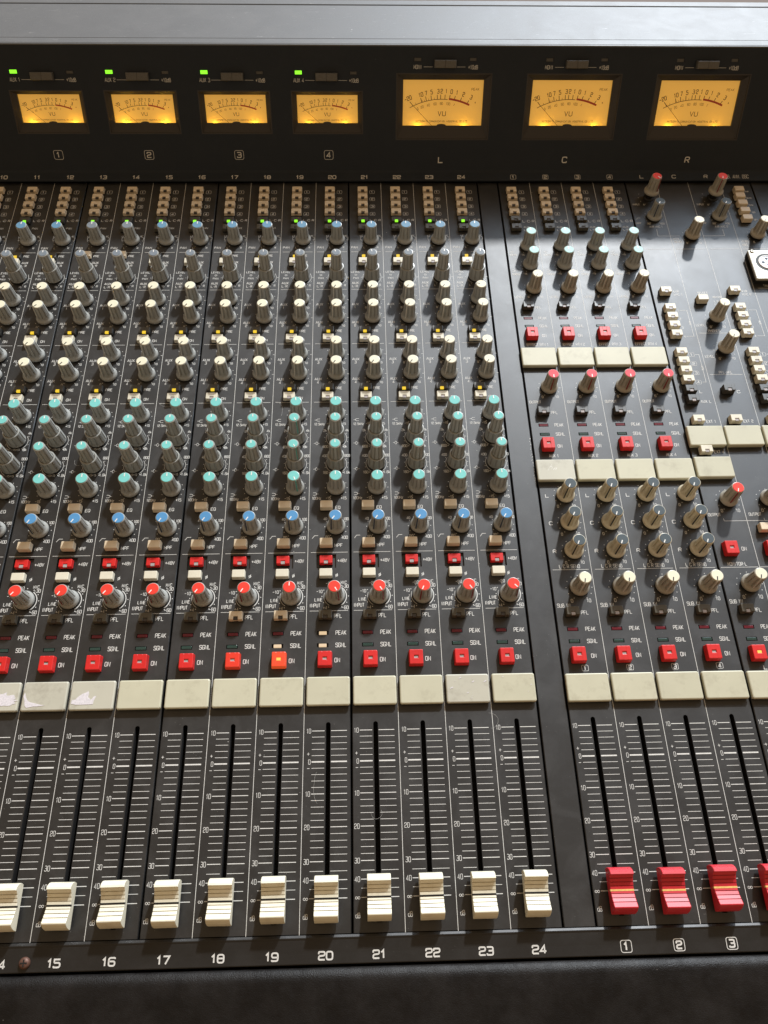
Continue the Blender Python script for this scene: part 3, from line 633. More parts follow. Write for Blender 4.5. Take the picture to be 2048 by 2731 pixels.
# ------------------------------------------------------------------ group module (red faders 1-4)
X0 = 4.64
T = thing('group_module', 'module of four strips with red faders, red ON buttons and three rows of ivory plates', 'group module', (X0, 0, 0))
I = Ink(); H = []
for i in range(4):
    x = float(i); n = str(i + 1)
    if i: I.line(x - 0.005, 0, x - 0.005, VT, 0.0105)
    bx = x + 0.375; kx = x + 0.64
    for k, v in enumerate((20.08, 19.77, 19.45, 19.13)):
        button(T, bx, v, 'btnbeige', 'slot', lens='notch', h=0.14); I.boxed(str(k + 1), x + 0.705, v + 0.01, 0.148, 0.135, 0.075, 0.060, 0.014)
    button(T, bx, 18.82, 'btnsmoke', 'slot', lens='notch', h=0.14); I.text('L~C~R', x + 0.785, 18.83, 0.085, 0.066, 0.014, 0.02)
    button(T, bx, 18.50, 'btnsmoke', 'slot', lens='notch', h=0.14); I.text('AUX', x + 0.70, 18.58, 0.07, 0.044, 0.010); I.text('L~R', x + 0.69, 18.46, 0.07, 0.044, 0.010)
    for v in (17.78, 17.03):
        knob(T, kx, v, 'grey', 'capaqua', 'whiteline', 'tealdk', random.uniform(-12, -4)); ring_dots(I, kx, v, 0.28, A11[:5] + A11[6:], 0.009)
        I.text('-15', x + 0.455, v - 0.335, 0.06, 0.03, 0.009); I.text('+15', x + 0.84, v - 0.335, 0.06, 0.03, 0.009)
    shelf_sym(I, x + 0.15, 17.557, True); I.text('10kHz', x + 0.185, 17.448, 0.07, 0.034, 0.010, 0.013)
    shelf_sym(I, x + 0.148, 16.81, False); I.text('100Hz', x + 0.192, 16.683, 0.07, 0.036, 0.011, 0.014)
    knob(T, kx, 16.12, 'tan', 'capcream', 'blackline', 'silver', -152); ring_dots(I, kx, 16.12, 0.28, [-150, -120, -60, -30, 30, 60, 90, 120, 150])
    I.text('LEVEL', x + 0.185, 15.81, 0.075, 0.036, 0.011, 0.014); I.text('0', x + 0.45, 15.81, 0.062, 0.032, 0.010); I.text('10', x + 0.825, 15.81, 0.062, 0.032, 0.010)
    for pv, v1, v2, vo, lx in ((15.41, 15.026, 14.74, 14.40, 0.72), (11.83, 11.442, 11.16, 10.80, 0.69), (6.315, 5.925, 5.64, 5.30, 0.73)):
        button(T, bx + 0.01, pv, 'btnsmoke' if pv < 7 else 'btndark', 'slot', h=0.16); I.text('PFL', x + 0.685, pv, 0.085, 0.042, 0.012)
        for v, m_, t in ((v1, 'ledred', 'PEAK'), (v2, 'ledgreen', 'SGNL')):
            H.append((x + 0.227, x + 0.483, v - 0.046, v + 0.046, 0.05, 2)); led(T, x + 0.355, v, m_, 0.112, 0.036); I.text(t, x + 0.756, v, 0.088, 0.042, 0.0125, 0.018)
        button(T, x + 0.378, vo, 'btnred', 'centre', big=True, h=0.18); I.text('ON', x + lx + 0.01, vo, 0.088, 0.044, 0.013)
    I.text('EFFECT RTN ' + n, x + 0.51, 14.085, 0.085, 0.040, 0.011, 0.014); plate(T, x + 0.0, x + 0.945, 13.275, 13.895)
    knob(T, kx, 12.63, 'tan', 'caprose', 'whiteline', 'reddk', -178); ring_dots(I, kx, 12.63, 0.28, [-150, -120, -90, -60, 60, 120, 150]); I.line(x + 0.895, 12.62, x + 0.95, 12.62, 0.011)
    I.text('0', x + 0.44, 12.333, 0.07, 0.036, 0.010); I.text('10', x + 0.823, 12.33, 0.07, 0.036, 0.010); I.text('OUTPUT', x + 0.225, 12.17, 0.08, 0.038, 0.011, 0.015)
    I.text('AUX ' + n, x + 0.505, 10.508, 0.08, 0.042, 0.011, 0.015); plate(T, x + 0.0, x + 0.945, 9.73, 10.335, 'platepale' if i == 0 else 'plate')
    for v, t in ((9.37, 'L'), (8.61, 'C'), (7.865, 'R')):
        knob(T, kx, v, 'cream', 'capdark', 'whiteline', 'blackline', -156 + random.uniform(-4, 4)); ring_dots(I, kx, v, 0.283, A11[:5] + A11[6:]); I.text(t, x + 0.19, v - 0.01, 0.085, 0.075, 0.016)
        I.text('0', x + 0.425, v - 0.305, 0.07, 0.036, 0.010); I.text('10', x + 0.815, v - 0.30, 0.07, 0.036, 0.010)
    I.text('L C R SEND', x + 0.49, 7.463, 0.085, 0.040, 0.011, 0.015); I.line(x + 0.08, 7.38, x + 0.93, 7.38, 0.010)
    knob(T, kx, 6.93, 'tan', 'capcream', 'blackline', 'silver', -168); ring_dots(I, kx, 6.93, 0.302, A11)
    I.text('0', x + 0.432, 6.603, 0.08, 0.042, 0.011); I.text('10', x + 0.823, 6.605, 0.08, 0.042, 0.011); I.text('SUB IN', x + 0.226, 6.49, 0.088, 0.040, 0.012, 0.016)
    I.boxed(n, x + 0.505, 5.025, 0.145, 0.13, 0.085, 0.062, 0.018); plate(T, x + 0.01, x + 0.95, 4.262, 4.878)
    fader_slot(H, x - 0.003); fader_scale(I, x - 0.003); fader(T, x + 0.513 + random.uniform(-0.003, 0.003), 0.60 + random.uniform(-0.012, 0.012), 'fred', 'amberline')
panel(T, GAP, 4.005 - GAP, 0.012, VT, H); I.obj(T)
b = MB()   # scratch marks on one plate
rn = random.Random(4)
for k in range(16):
    a, c = 0.30 + rn.gauss(0.05, 0.07), 10.08 + rn.gauss(0, 0.06); q = rn.uniform(0.02, 0.07)
    b.add([(a, c, 0.1262), (a + 0.006, c, 0.1262), (a + q * 0.5 + 0.006, c + q, 0.1262), (a + q * 0.5, c + q, 0.1262)], [(0, 1, 2, 3)])
b.obj('scratch_marks', ['whiteline'], T)

# ------------------------------------------------------------------ master module
X0 = 8.645
T = thing('master_module', 'wide module at the right with monitor knobs, columns of ivory buttons and a round socket', 'master module', (X0, 0, 0))
I = Ink(); H = []
for q in (0.985, 1.99, 3.005): I.line(q, 0, q, VT, 0.0105)
for ox, n in ((0, '1'), (2.0, '2')):
    knob(T, ox + 0.64, 19.84, 'tan', 'capred', 'whiteline', 'reddk', 140 if ox == 0 else -165, z0=0.20); ring_dots(I, ox + 0.64, 19.84, 0.33, [-150, -120, -90, -60, 60, 120])
    I.text('INPUT', ox + 0.185, 19.54, 0.07, 0.036, 0.010, 0.013); I.text('6', ox + 0.43, 19.53, 0.06, 0.03, 0.009)
    knob(T, ox + 0.64, 19.00, 'grey', 'capdark', 'whiteline', 'bluedk', -155); ring_dots(I, ox + 0.64, 19.00, 0.28, A11[:5] + A11[6:], 0.009)
    I.text('20', ox + 0.435, 18.715, 0.065, 0.034, 0.010); I.text('400', ox + 0.845, 18.715, 0.065, 0.034, 0.010)
    I.stroke([(ox + 0.085, 18.89), (ox + 0.13, 18.955), (ox + 0.215, 18.955)], 0.010); I.text('HPF', ox + 0.13, 18.73, 0.07, 0.04, 0.010)
    I.text('AIR MIC ' + n, ox + 0.63, 18.585, 0.075, 0.038, 0.010, 0.014)
I.stroke([(0.627, 18.48), (0.617, 18.195), (1.277, 18.195)], 0.011); I.stroke([(1.98, 18.195), (2.64, 18.20), (2.64, 18.48)], 0.011)
knob(T, 1.635, 18.19, 'tan', 'capcream', 'blackline', 'silver', -155, z0=0.03); ring_dots(I, 1.635, 18.19, 0.28, A11[:5] + A11[6:])
I.text('MTX', 1.14, 18.07, 0.075, 0.042, 0.011); I.text('SEND', 1.165, 17.955, 0.075, 0.040, 0.011); I.text('0', 1.438, 17.902, 0.065, 0.034, 0.010); I.text('10', 1.83, 17.90, 0.065, 0.034, 0.010)
for a, c in ((0.13, 0.93), (1.045, 1.92), (2.085, 2.94), (3.08, 3.95)): I.line(a, 17.655, c, 17.66, 0.010)
knob(T, 3.615, 18.21, 'tan', 'capcream', 'blackline', 'silver', -150, z0=0.03); ring_dots(I, 3.615, 18.21, 0.28, A11[:5] + A11[6:])
I.text('LEVEL', 3.205, 17.968, 0.072, 0.036, 0.011, 0.014); I.text('OSC', 3.17, 17.828, 0.072, 0.038, 0.011); I.text('0', 3.475, 17.927, 0.065, 0.034, 0.010)
for k, (v, t) in enumerate(((20.06, 'PINK'), (19.77, '10kHz'), (19.46, '1kHz'), (19.14, '100'), (18.82, 'OFF'))):
    button(T, 3.46 - 0.035 * (k > 0), v, 'btnbeige', 'plain', h=0.18); I.text(t, 3.76, v + 0.05, 0.058, 0.030, 0.009, 0.012)
def col(x, vs, m='btnivory', h=0.19):
    for v in vs: button(T, x, v, m, 'slot', h=h)
col(0.36, (15.91, 15.28, 14.97, 14.655, 14.335)); col(2.35, (15.93, 15.29, 14.98, 14.665, 14.36))
for x, n in ((0.71, '1'), (2.70, '2')): I.text('AIR', x, 15.985, 0.075, 0.044, 0.012); I.text('MIC ' + n, x + 0.045, 15.868, 0.075, 0.042, 0.012)
for ox in (0, 1.985):
    for k, v in enumerate((15.28, 14.97, 14.655, 14.335)): I.text(str(k + 1), ox + 0.637, v, 0.075, 0.04, 0.011)
    I.stroke([(ox + 0.675, 15.28), (ox + 0.885, 15.28), (ox + 0.893, 14.34), (ox + 0.68, 14.34)], 0.011)
    I.text('AUX', ox + 0.885, 14.82, 0.06, 0.034, 0.010, rot=R(-90))
button(T, 1.355, 15.60, 'btnivory', 'plain', h=0.20); I.text('SELECT', 1.475, 15.925, 0.075, 0.036, 0.012, 0.014); I.text('MONITOR', 1.86, 15.77, 0.06, 0.028, 0.010, 0.011)
I.text('L R', 1.80, 15.61, 0.06, 0.034, 0.010); I.text('L C', 1.80, 15.50, 0.06, 0.034, 0.010)
for v in (14.96, 13.855): knob(T, 1.63, v, 'tan', 'capcream', 'blackline', 'silver', -155, z0=0.08); ring_dots(I, 1.63, v, 0.29, A11[:5] + A11[6:])
I.text('LEVEL', 1.155, 14.737, 0.075, 0.036, 0.011, 0.014); I.text('0', 1.437, 14.675, 0.07, 0.036, 0.010); I.text('10', 1.81, 14.675, 0.07, 0.036, 0.010); I.text('PHONES', 1.50, 14.53, 0.08, 0.042, 0.011, 0.016); I.line(1.05, 14.453, 1.90, 14.448, 0.011)
I.text('LEVEL', 1.175, 13.637, 0.08, 0.038, 0.012, 0.014); I.text('0', 1.437, 13.56, 0.07, 0.036, 0.010); I.text('10', 1.825, 13.565, 0.07, 0.036, 0.010); I.text('PFL~AFL', 1.49, 13.09, 0.078, 0.040, 0.011, 0.016); I.line(1.045, 13.017, 1.935, 13.017, 0.011)
for x in (0.36, 2.34):
    col(x, (13.71, 13.40, 13.09, 12.78)); col(x, (12.455, 12.145), 'btndark', 0.19)
    for k, v in enumerate((13.70, 13.39, 13.08, 12.77)): I.boxed(str(k + 1), x + 0.325, v, 0.15, 0.13, 0.08, 0.06, 0.014)
    I.stroke([(x + 0.42, 13.70), (x + 0.53, 13.70), (x + 0.53, 12.77), (x + 0.44, 12.77)], 0.011); I.text('MTX', x + 0.53, 13.24, 0.06, 0.034, 0.010, rot=R(-90))
    I.text('L' if x < 1 else 'R', x + 0.318, 12.458, 0.085, 0.065, 0.014); I.text('AUX ' + ('L' if x < 1 else 'R'), x + 0.385, 12.14, 0.08, 0.044, 0.012)
button(T, 1.375, 12.46, 'btndark', 'slot', h=0.20); I.text('C', 1.69, 12.447, 0.085, 0.075, 0.015)
for x, v, n in ((0.36, 11.50, '1'), (1.34, 11.50, '2'), (2.33, 11.50, '3'), (0.36, 10.57, '4')):
    button(T, x, v, 'btnivory', 'slot', h=0.19); I.text('EXT ' + n, x + 0.385, v + 0.005, 0.085, 0.042, 0.012, 0.016)
    plate(T, x - 0.375, x + 0.565, v - 0.835 + 0.02, v - 0.215, 'plate', 0.15)
for ox in (0, 1.005, 2.01):
    knob(T, ox + 0.64, 9.18, 'tan', 'capred' if ox == 0 else 'caprose', 'whiteline', 'reddk', -165, z0=0.03); ring_dots(I, ox + 0.64, 9.18, 0.29, A11)
    I.text('0', ox + 0.43, 8.883, 0.08, 0.04, 0.011); I.text('10', ox + 0.83, 8.885, 0.08, 0.04, 0.011); I.text('OUTPUT', ox + 0.22, 8.777, 0.08, 0.038, 0.011, 0.015)
    button(T, ox + 0.365, 7.83, 'btnred', 'centre', big=True, h=0.18); I.text('ON', ox + 0.73, 7.855, 0.09, 0.046, 0.013)
    I.text('MONITOR~' + 'LCR'[int(ox)], ox + 0.47, 7.463, 0.085, 0.040, 0.012, 0.015)
    knob(T, ox + 0.64, 6.95, 'tan', 'capcream', 'blackline', 'silver', -165, z0=0.02); ring_dots(I, ox + 0.64, 6.95, 0.302, A11)
    I.text('SUB IN', ox + 0.224, 6.525, 0.09, 0.040, 0.012, 0.016); I.text('0', ox + 0.432, 6.63, 0.08, 0.04, 0.011); I.text('10', ox + 0.825, 6.63, 0.08, 0.04, 0.011)
    button(T, ox + 0.38, 6.315, 'btnsmoke', 'slot', h=0.16); I.text('PFL', ox + 0.67, 6.31, 0.09, 0.044, 0.013)
    for v, m_, t in ((5.91, 'ledred', 'PEAK'), (5.625, 'ledgreen', 'SGNL')):
        H.append((ox + 0.237, ox + 0.493, v - 0.046, v + 0.046, 0.05, 2)); led(T, ox + 0.365, v, m_, 0.112, 0.036); I.text(t, ox + 0.76, v, 0.09, 0.042, 0.013, 0.018)
    button(T, ox + 0.38, 5.27, 'btnred', 'centre', 'yellow' if ox == 0 else None, big=True, h=0.18); I.text('LCR'[int(ox)], ox + 0.51, 4.965, 0.085, 0.07, 0.016)
    plate(T, ox + 0.01, ox + 0.96, 4.25, 4.865)
    fader_slot(H, ox - 0.003); fader_scale(I, ox - 0.003)
    fader(T, ox + 0.513, 0.60, 'fred', 'amberline')
I.line(0.06, 7.378, 0.95, 7.378, 0.010); I.line(0.985, 7.378, 1.95, 7.378, 0.010)
I.stroke([(0.417, 8.67), (0.427, 8.602), (2.40, 8.602), (2.40, 8.67)], 0.011); I.line(1.42, 8.61, 1.42, 8.67, 0.011)
button(T, 1.33, 8.37, 'btnbeige', 'plain', h=0.18)
I.line(3.13, 16.10, 3.93, 16.10, 0.011); I.text('TALK BACK', 3.55, 16.20, 0.08, 0.040, 0.012)
panel(T, GAP, 3.985 - GAP, 0.012, VT, H); I.obj(T)
# round socket on a steel plate
cx_, cy_ = 3.50, 16.88
s = MB()
s.box(3.07, 3.88, 16.27, 17.40, 0.0, 0.16, 1); s.box(3.03, 3.95, 16.23, 17.38, 0.16, 0.23, 0, 0.03)
so = s.obj('microphone_socket', ['steel', 'black'], T)
s = MB(); s.lathe([(0.335, 0.229), (0.335, 0.2335)], 40, 0, cx=cx_, cy=cy_); s.box(cx_ - 0.06, cx_ + 0.06, cy_ - 0.42, cy_ - 0.30, 0.229, 0.2325, 0); s.obj('socket_ring', ['black'], so)
s = MB(); s.lathe([(0.265, 0.22), (0.262, 0.245), (0.225, 0.248), (0.222, 0.236)], 40, 0, cx=cx_, cy=cy_, cap=False); s.lathe([(0.222, 0.235), (0.215, 0.240)], 40, 1, cx=cx_, cy=cy_, smooth=False)
for a in (0, -100, 100): s.lathe([(0.048, 0.239), (0.046, 0.2425)], 16, 2, cx=cx_ + 0.13 * math.sin(R(a)), cy=cy_ + 0.12 * math.cos(R(a)) + 0.01)
s.box(cx_ - 0.13, cx_ + 0.13, cy_ - 0.135, cy_ - 0.12, 0.2395, 0.2422, 2); s.box(cx_ - 0.05, cx_ + 0.05, cy_ - 0.10, cy_ - 0.07, 0.2395, 0.2425, 2)
s.obj('socket_face', ['whiteline', 'steeldk', 'black'], so)
for sx, sy in ((3.15, 17.31), (3.80, 16.36), (3.80, 17.31)):
    s = MB(); s.lathe([(0.062, 0.228), (0.060, 0.245), (0.045, 0.256)], 24, 0, cx=sx, cy=sy)
    for r_ in (0, 1): 
        a, b_ = (0.034, 0.009) if r_ else (0.009, 0.034)
        s.box(sx - a, sx + a, sy - b_, sy + b_, 0.2555, 0.2572 + 0.0004 * r_, 1)
    s.obj('screw', ['steel', 'black'], so)
# next module, only its upper left corner is in the picture
T = thing('edge_module', 'plain dark panel at the right edge beyond the socket and its seam', 'panel module', (12.63, 0, 0))
panel(T, GAP, 3.0, 0.012, VT, [])

# ------------------------------------------------------------------ console frame: meter bridge, rail, armrest
XL, XR = -17.0, 17.5
Oy, Oz = 20.79, 0.208; ey, ez = 0.4872, 0.8733; ny, nz = -ez, ey      # face plane of the bridge
SF = 3.385
def face(x, s_, d=0.0): return (x, Oy + ey * s_ + ny * d, Oz + ez * s_ + nz * d)
T = thing('meter_bridge', 'dark meter bridge with seven amber lit needle meters under a grey top cover', 'meter bridge')
# face with openings for meters and small holes
big = [(2.86 + 3.845 * k) for k in range(3)]; small = [-0.59 - 2.725 * k for k in range(5)]
holes = [(c - 1.41, c + 1.41, 0.878, 2.66) for c in big] + [(c - 1.06, c + 1.06, 1.04, 2.20) for c in small]
lh = []
for c in small: lh += [(c - 0.81 - 0.105, c - 0.81 + 0.105, 2.613, 2.721), (c + 0.79 - 0.10, c + 0.79 + 0.10, 2.613, 2.70)]
for c in big: lh += [(c - 0.79 - 0.105, c - 0.79 + 0.105, 2.955, 3.055), (c + 0.82 - 0.10, c + 0.82 + 0.10, 2.965, 3.055)]
allh = holes + lh
xs = sorted({q for h in allh for q in h[:2]} | {XL, XR}); ys = sorted({q for h in allh for q in h[2:4]} | {0.03, SF - 0.05})
m = MB()
for i in range(len(xs) - 1):
    for j in range(len(ys) - 1):
        mx_, my_ = (xs[i] + xs[i + 1]) / 2, (ys[j] + ys[j + 1]) / 2
        if any(h[0] < mx_ < h[1] and h[2] < my_ < h[3] for h in allh): continue
        m.add([face(xs[i], ys[j]), face(xs[i + 1], ys[j]), face(xs[i + 1], ys[j + 1]), face(xs[i], ys[j + 1])], [(0, 1, 2, 3)])
for h in lh:
    V = [face(h[0], h[2]), face(h[1], h[2]), face(h[1], h[3]), face(h[0], h[3]), face(h[0], h[2], -0.05), face(h[1], h[2], -0.05), face(h[1], h[3], -0.05), face(h[0], h[3], -0.05)]
    m.add(V, [(0, 4, 5, 1), (1, 5, 6, 2), (2, 6, 7, 3), (3, 7, 4, 0), (4, 7, 6, 5)], 1)
# lower lip: front edge, number strip, rounded ridge joining the face
f0 = face(0, 0.03); 
prof = [(20.50, 0.05), (20.47, 0.10), (20.478, 0.122), (20.50, 0.130), (20.735, 0.186), (20.765, 0.198), (20.785, 0.212), (f0[1], f0[2])]
m.prism(prof[::-1], XL, XR, 0, smooth=False, close=False, ends=False)
m.prism([(20.50, 0.05), (20.9, 0.05)][::-1], XL, XR, 2, close=False, ends=False)
m.obj('bridge_face', ['bridge', 'black', 'inner'], T)
# top cover
ft = face(0, SF - 0.05); TA = R(-8.0); td = (math.cos(TA), math.sin(TA)); tc_ = face(0, SF)
def tp(s_, z=0.0): return (tc_[1] + td[0] * s_ - td[1] * z, tc_[2] + td[1] * s_ + td[0] * z)
m = MB()
# extents along the cover chosen where its features fall
E1, E2, E3 = 0.33, 2.55, 2.93
prof = [(ft[1], ft[2]), (ft[1] + 0.012, ft[2] + 0.03), tp(0.01, -0.012), tp(0.04, 0.0), tp(E1 - 0.012, 0.0), tp(E1 - 0.006, -0.010), tp(E1 + 0.004, -0.010), tp(E1 + 0.010, 0.0), tp(E2 - 0.02, 0.0), tp(E2, -0.02), tp(E2, -0.30)]
m.prism(prof[::-1], XL, XR, 0, close=False, ends=False)
m.obj('top_cover', ['top'], T)
m = MB(); m.prism([tp(E2 + 0.055, -0.30), tp(E2 + 0.055, -0.01), tp(E2 + 0.07, 0.0), tp(E3 - 0.02, 0.0), tp(E3, -0.02), tp(E3, -1.5)][::-1], XL, XR, 0, close=False, ends=False); m.obj('rear_trim', ['top'], T)
# meters
def smooth_rect(): pass
def meter(cx, big_):
    if big_: w2, s0, s1, o = 1.195, 1.263, 2.480, (-1.41, 1.41, 0.878, 2.66)
    else: w2, s0, s1, o = 0.902, 1.328, 2.078, (-1.06, 1.06, 1.04, 2.20)
    dW = -0.14; dD = -0.20
    b = MB()
    A = [face(cx + o[0], o[2]), face(cx + o[1], o[2]), face(cx + o[1], o[3]), face(cx + o[0], o[3])]
    # raised thin lip round the opening, then splayed sides
    lp = 0.03
    A0 = [face(cx + o[0] + lp, o[2] + lp, 0.0), face(cx + o[1] - lp, o[2] + lp, 0.0), face(cx + o[1] - lp, o[3] - lp, 0.0), face(cx + o[0] + lp, o[3] - lp, 0.0)]
    A1 = [face(cx + o[0] + lp * 1.2, o[2] + lp * 1.2, -0.03), face(cx + o[1] - lp * 1.2, o[2] + lp * 1.2, -0.03), face(cx + o[1] - lp * 1.2, o[3] - lp * 1.2, -0.03), face(cx + o[0] + lp * 1.2, o[3] - lp * 1.2, -0.03)]
    Bq = [face(cx - w2, s0, dW), face(cx + w2, s0, dW), face(cx + w2, s1, dW), face(cx - w2, s1, dW)]
    Cq = [face(cx - w2, s0, dD), face(cx + w2, s0, dD), face(cx + w2, s1, dD), face(cx - w2, s1, dD)]
    for P, Q in ((A, A0), (A0, A1), (A1, Bq)):
        b.add(P + Q, [(i, (i + 1) % 4, 4 + (i + 1) % 4, 4 + i) for i in range(4)], 0)
    mo = b.obj('vu_meter', ['bezel'], T)
    # window frame behind bezel (inner returns on three sides; lamps sit below the bottom edge)
    b = MB(); b.add(Bq + Cq, [(1, 2, 6, 5), (2, 3, 7, 6), (3, 0, 4, 7)], 0)
    lo = 0.30; Lq = [face(cx - w2, s0 - lo, dW - 0.004), face(cx + w2, s0 - lo, dW - 0.004), face(cx + w2, s0 - lo, dD - 0.02), face(cx - w2, s0 - lo, dD - 0.02), face(cx - w2, s0, dW - 0.004), face(cx + w2, s0, dW - 0.004), face(cx - w2, s0, dD - 0.02), face(cx + w2, s0, dD - 0.02)]
    b.add(Lq, [(0, 1, 2, 3), (0, 4, 5, 1), (0, 3, 6, 4), (1, 5, 7, 2)], 0)
    # pivot cover bump
    n = 14; r_ = 0.14 if big_ else 0.12
    pc = [face(cx - 0.02 + r_ * math.cos(math.pi * k / n), s0 + 0.30 * r_ * math.sin(math.pi * k / n) - 0.001, -0.150) for k in range(n + 1)]; pb = [face(cx - 0.02 + r_ * math.cos(math.pi * k / n), s0 + 0.30 * r_ * math.sin(math.pi * k / n) - 0.001, -0.185) for k in range(n + 1)]
    b.add(pc, [tuple(range(n + 1))], 0); b.add(pc + pb, [(i, n + 1 + i, n + 2 + i, i + 1) for i in range(n)], 0)
    b.obj('window_frame', ['bezel'], mo)
    b = MB(); b.add([face(cx - w2, s0 - 0.29, dD), face(cx + w2, s0 - 0.29, dD), face(cx + w2, s1, dD), face(cx - w2, s1, dD)], [(0, 1, 2, 3)]); b.obj('dial', ['dial'], mo)
    kx_, ks = (1.0, 1.0) if big_ else (0.755, 0.70)
    fr = lambda x, y, dz: face(x, y, dD + dz)
    I = Ink(0.003, fr); ay = 1.966 if big_ else 1.787; Rr = 2.1 if big_ else 1.75; acx = cx - 0.03 * kx_
    X = lambda px: (px - 185) / 1118 * 2.39 + 1.667 - 2.862          # from the L meter
    def on(px, d=0.0):
        x = (X(px) + 0.03) * kx_; a = math.asin(max(-1, min(1, x / Rr))); return acx + (Rr + d) * math.sin(a), ay - Rr + (Rr + d) * math.cos(a), a
    h_ = 0.108 * (1 if big_ else 0.74)
    pts = [on(q)[:2] for q in range(282, 832, 22)]; I.stroke(pts, 0.016 * ks)
    pts = [on(q, 0.018 * ks)[:2] for q in range(828, 1126, 18)]; I.stroke(pts, 0.052 * ks, mi=1)
    for q, t in ((330, '-20'), (450, '10'), (515, '7'), (585, '5'), (668, '3'), (713, '2'), (772, '1'), (838, '0'), (908, '1'), (992, '2'), (1090, '3')):
        a = on(q); c = on(q, 0.125 * ks); red = q > 800
        x2, y2 = c[0], c[1]
        if q < 400: x2 -= 0.05 * kx_
        I.line(a[0], a[1] + (0.045 * ks if red else 0), x2, y2, 0.018 * ks)
        tx, ty, aa = on(q, 0.215 * ks)
        I.text(t, tx + (-0.07 * kx_ if q < 400 else 0.03 * kx_), ty, h_, h_ * 0.50, 0.018 * ks, rot=-aa * 0.9)
    for q in (372, 462, 490, 548, 626): a = on(q); c = on(q, 0.055 * ks); I.line(a[0], a[1], c[0], c[1], 0.009 * ks)
    tx, ty, aa = on(1170, 0.15 * ks); I.text('+', tx, ty, h_ * 0.8, h_ * 0.4, 0.010 * ks)
    for q, t in ((365, '0'), (432, '20'), (522, '40'), (622, '60'), (717, '80'), (815, '100'), (905, '%')):
        tx, ty, aa = on(q, -0.115 * ks); I.text(t, tx + 0.02, ty, h_ * 0.62, h_ * 0.32, 0.008 * ks, rot=-aa * 0.9)
    vy = 1.583 if big_ else 1.558
    I.text('VU', cx - 0.015, vy, 0.125 * (1 if big_ else 0.75), 0.095 * kx_, 0.018 * ks); I.text('PEAK', cx + 0.96 * kx_, 2.232 if big_ else 1.935, 0.062 * ks, 0.044 * kx_, 0.008 * ks)
    I.text('MATSUSHITA COMMUNICATION INDUSTRIAL CO.,LTD', cx - 0.02, 1.372 if big_ else 1.40, 0.048 * ks, 0.026 * kx_, 0.007 * ks, 0.0125 * kx_)
    I.obj(mo, ['dialink', 'dialred'], 'dial_scale')
    # needle
    I = Ink(0.012, fr); e_ = on(322, 0.05); bx_, by_ = cx - 0.30 * kx_, s0 - 0.02; e_ = on(322 + random.uniform(-6, 8), 0.05)
    I.stroke([(e_[0], e_[1]), (bx_, by_)], 0.010 * ks); I.obj(mo, 'dialink', 'needle')
    b = MB(); b.add([face(cx - w2 - 0.01, s0 - 0.005, dW - 0.002), face(cx + w2 + 0.01, s0 - 0.005, dW - 0.002), face(cx + w2 + 0.01, s1 + 0.01, dW - 0.002), face(cx - w2 - 0.01, s1 + 0.01, dW - 0.002)], [(0, 1, 2, 3)]); b.obj('glass_pane', ['glass'], mo)
    # lamps of the meter
    for q in (-0.66, 0.62):
        l = lamp('meter_lamp', 'POINT', 0.012 if big_ else 0.018, (1.0, 0.55, 0.05), shadow_soft_size=0.0012)
        l.location = Vector(face(cx + (q + random.uniform(-0.08, 0.08)) * w2, s0 - 0.11, -0.160)) * U; l.data.energy *= random.uniform(0.6, 1.35); l.parent = mo
    # range switch above with its two lamps
    sy = (2.902 if big_ else 2.560); swx = cx + 0.005
    b = MB()
    for q0, q1 in ((-0.318, -0.004), (0.004, 0.318)):
        P = []
        for dz, e1 in ((0.0, 0), (0.13, 0), (0.15, 0.012)):
            P.append([face(swx + q0 + e1 * (q0 < -0.1), sy - 0.10 + e1, dz), face(swx + q1 - e1 * (q1 > 0.1), sy - 0.10 + e1, dz), face(swx + q1 - e1 * (q1 > 0.1), sy + 0.10 - e1, dz), face(swx + q0 + e1 * (q0 < -0.1), sy + 0.10 - e1, dz)])
        vs = P[0] + P[1] + P[2]; b.add(vs, [(k * 4 + i, k * 4 + (i + 1) % 4, k * 4 + 4 + (i + 1) % 4, k * 4 + 4 + i) for k in range(2) for i in range(4)] + [(8, 9, 10, 11)], 0)
    b.obj('range_switch', ['switch'], T)
    for (h0, h1, v0, v1), lit in ((((-0.915, -0.705, 2.613, 2.721) if not big_ else (-0.895, -0.685, 2.955, 3.055)), not big_), (((0.69, 0.89, 2.613, 2.70) if not big_ else (0.72, 0.92, 2.965, 3.055)), False)):
        g = 0.008; b = MB(); P = [face(cx + h0 + g, v0 + g, -0.04), face(cx + h1 - g, v0 + g, -0.04), face(cx + h1 - g, v1 - g, -0.04), face(cx + h0 + g, v1 - g, -0.04)]; dd = 0.012 if lit else -0.012
        Q = [face(cx + h0 + g, v0 + g, dd), face(cx + h1 - g, v0 + g, dd), face(cx + h1 - g, v1 - g, dd), face(cx + h0 + g, v1 - g, dd)]
        b.add(P + Q, [(i, (i + 1) % 4, 4 + (i + 1) % 4, 4 + i) for i in range(4)] + [(4, 5, 6, 7)]); b.obj('indicator_lamp', ['brightgreen' if lit else 'btndark'], T)
for c in small: meter(c, False)
for c in big: meter(c, True)
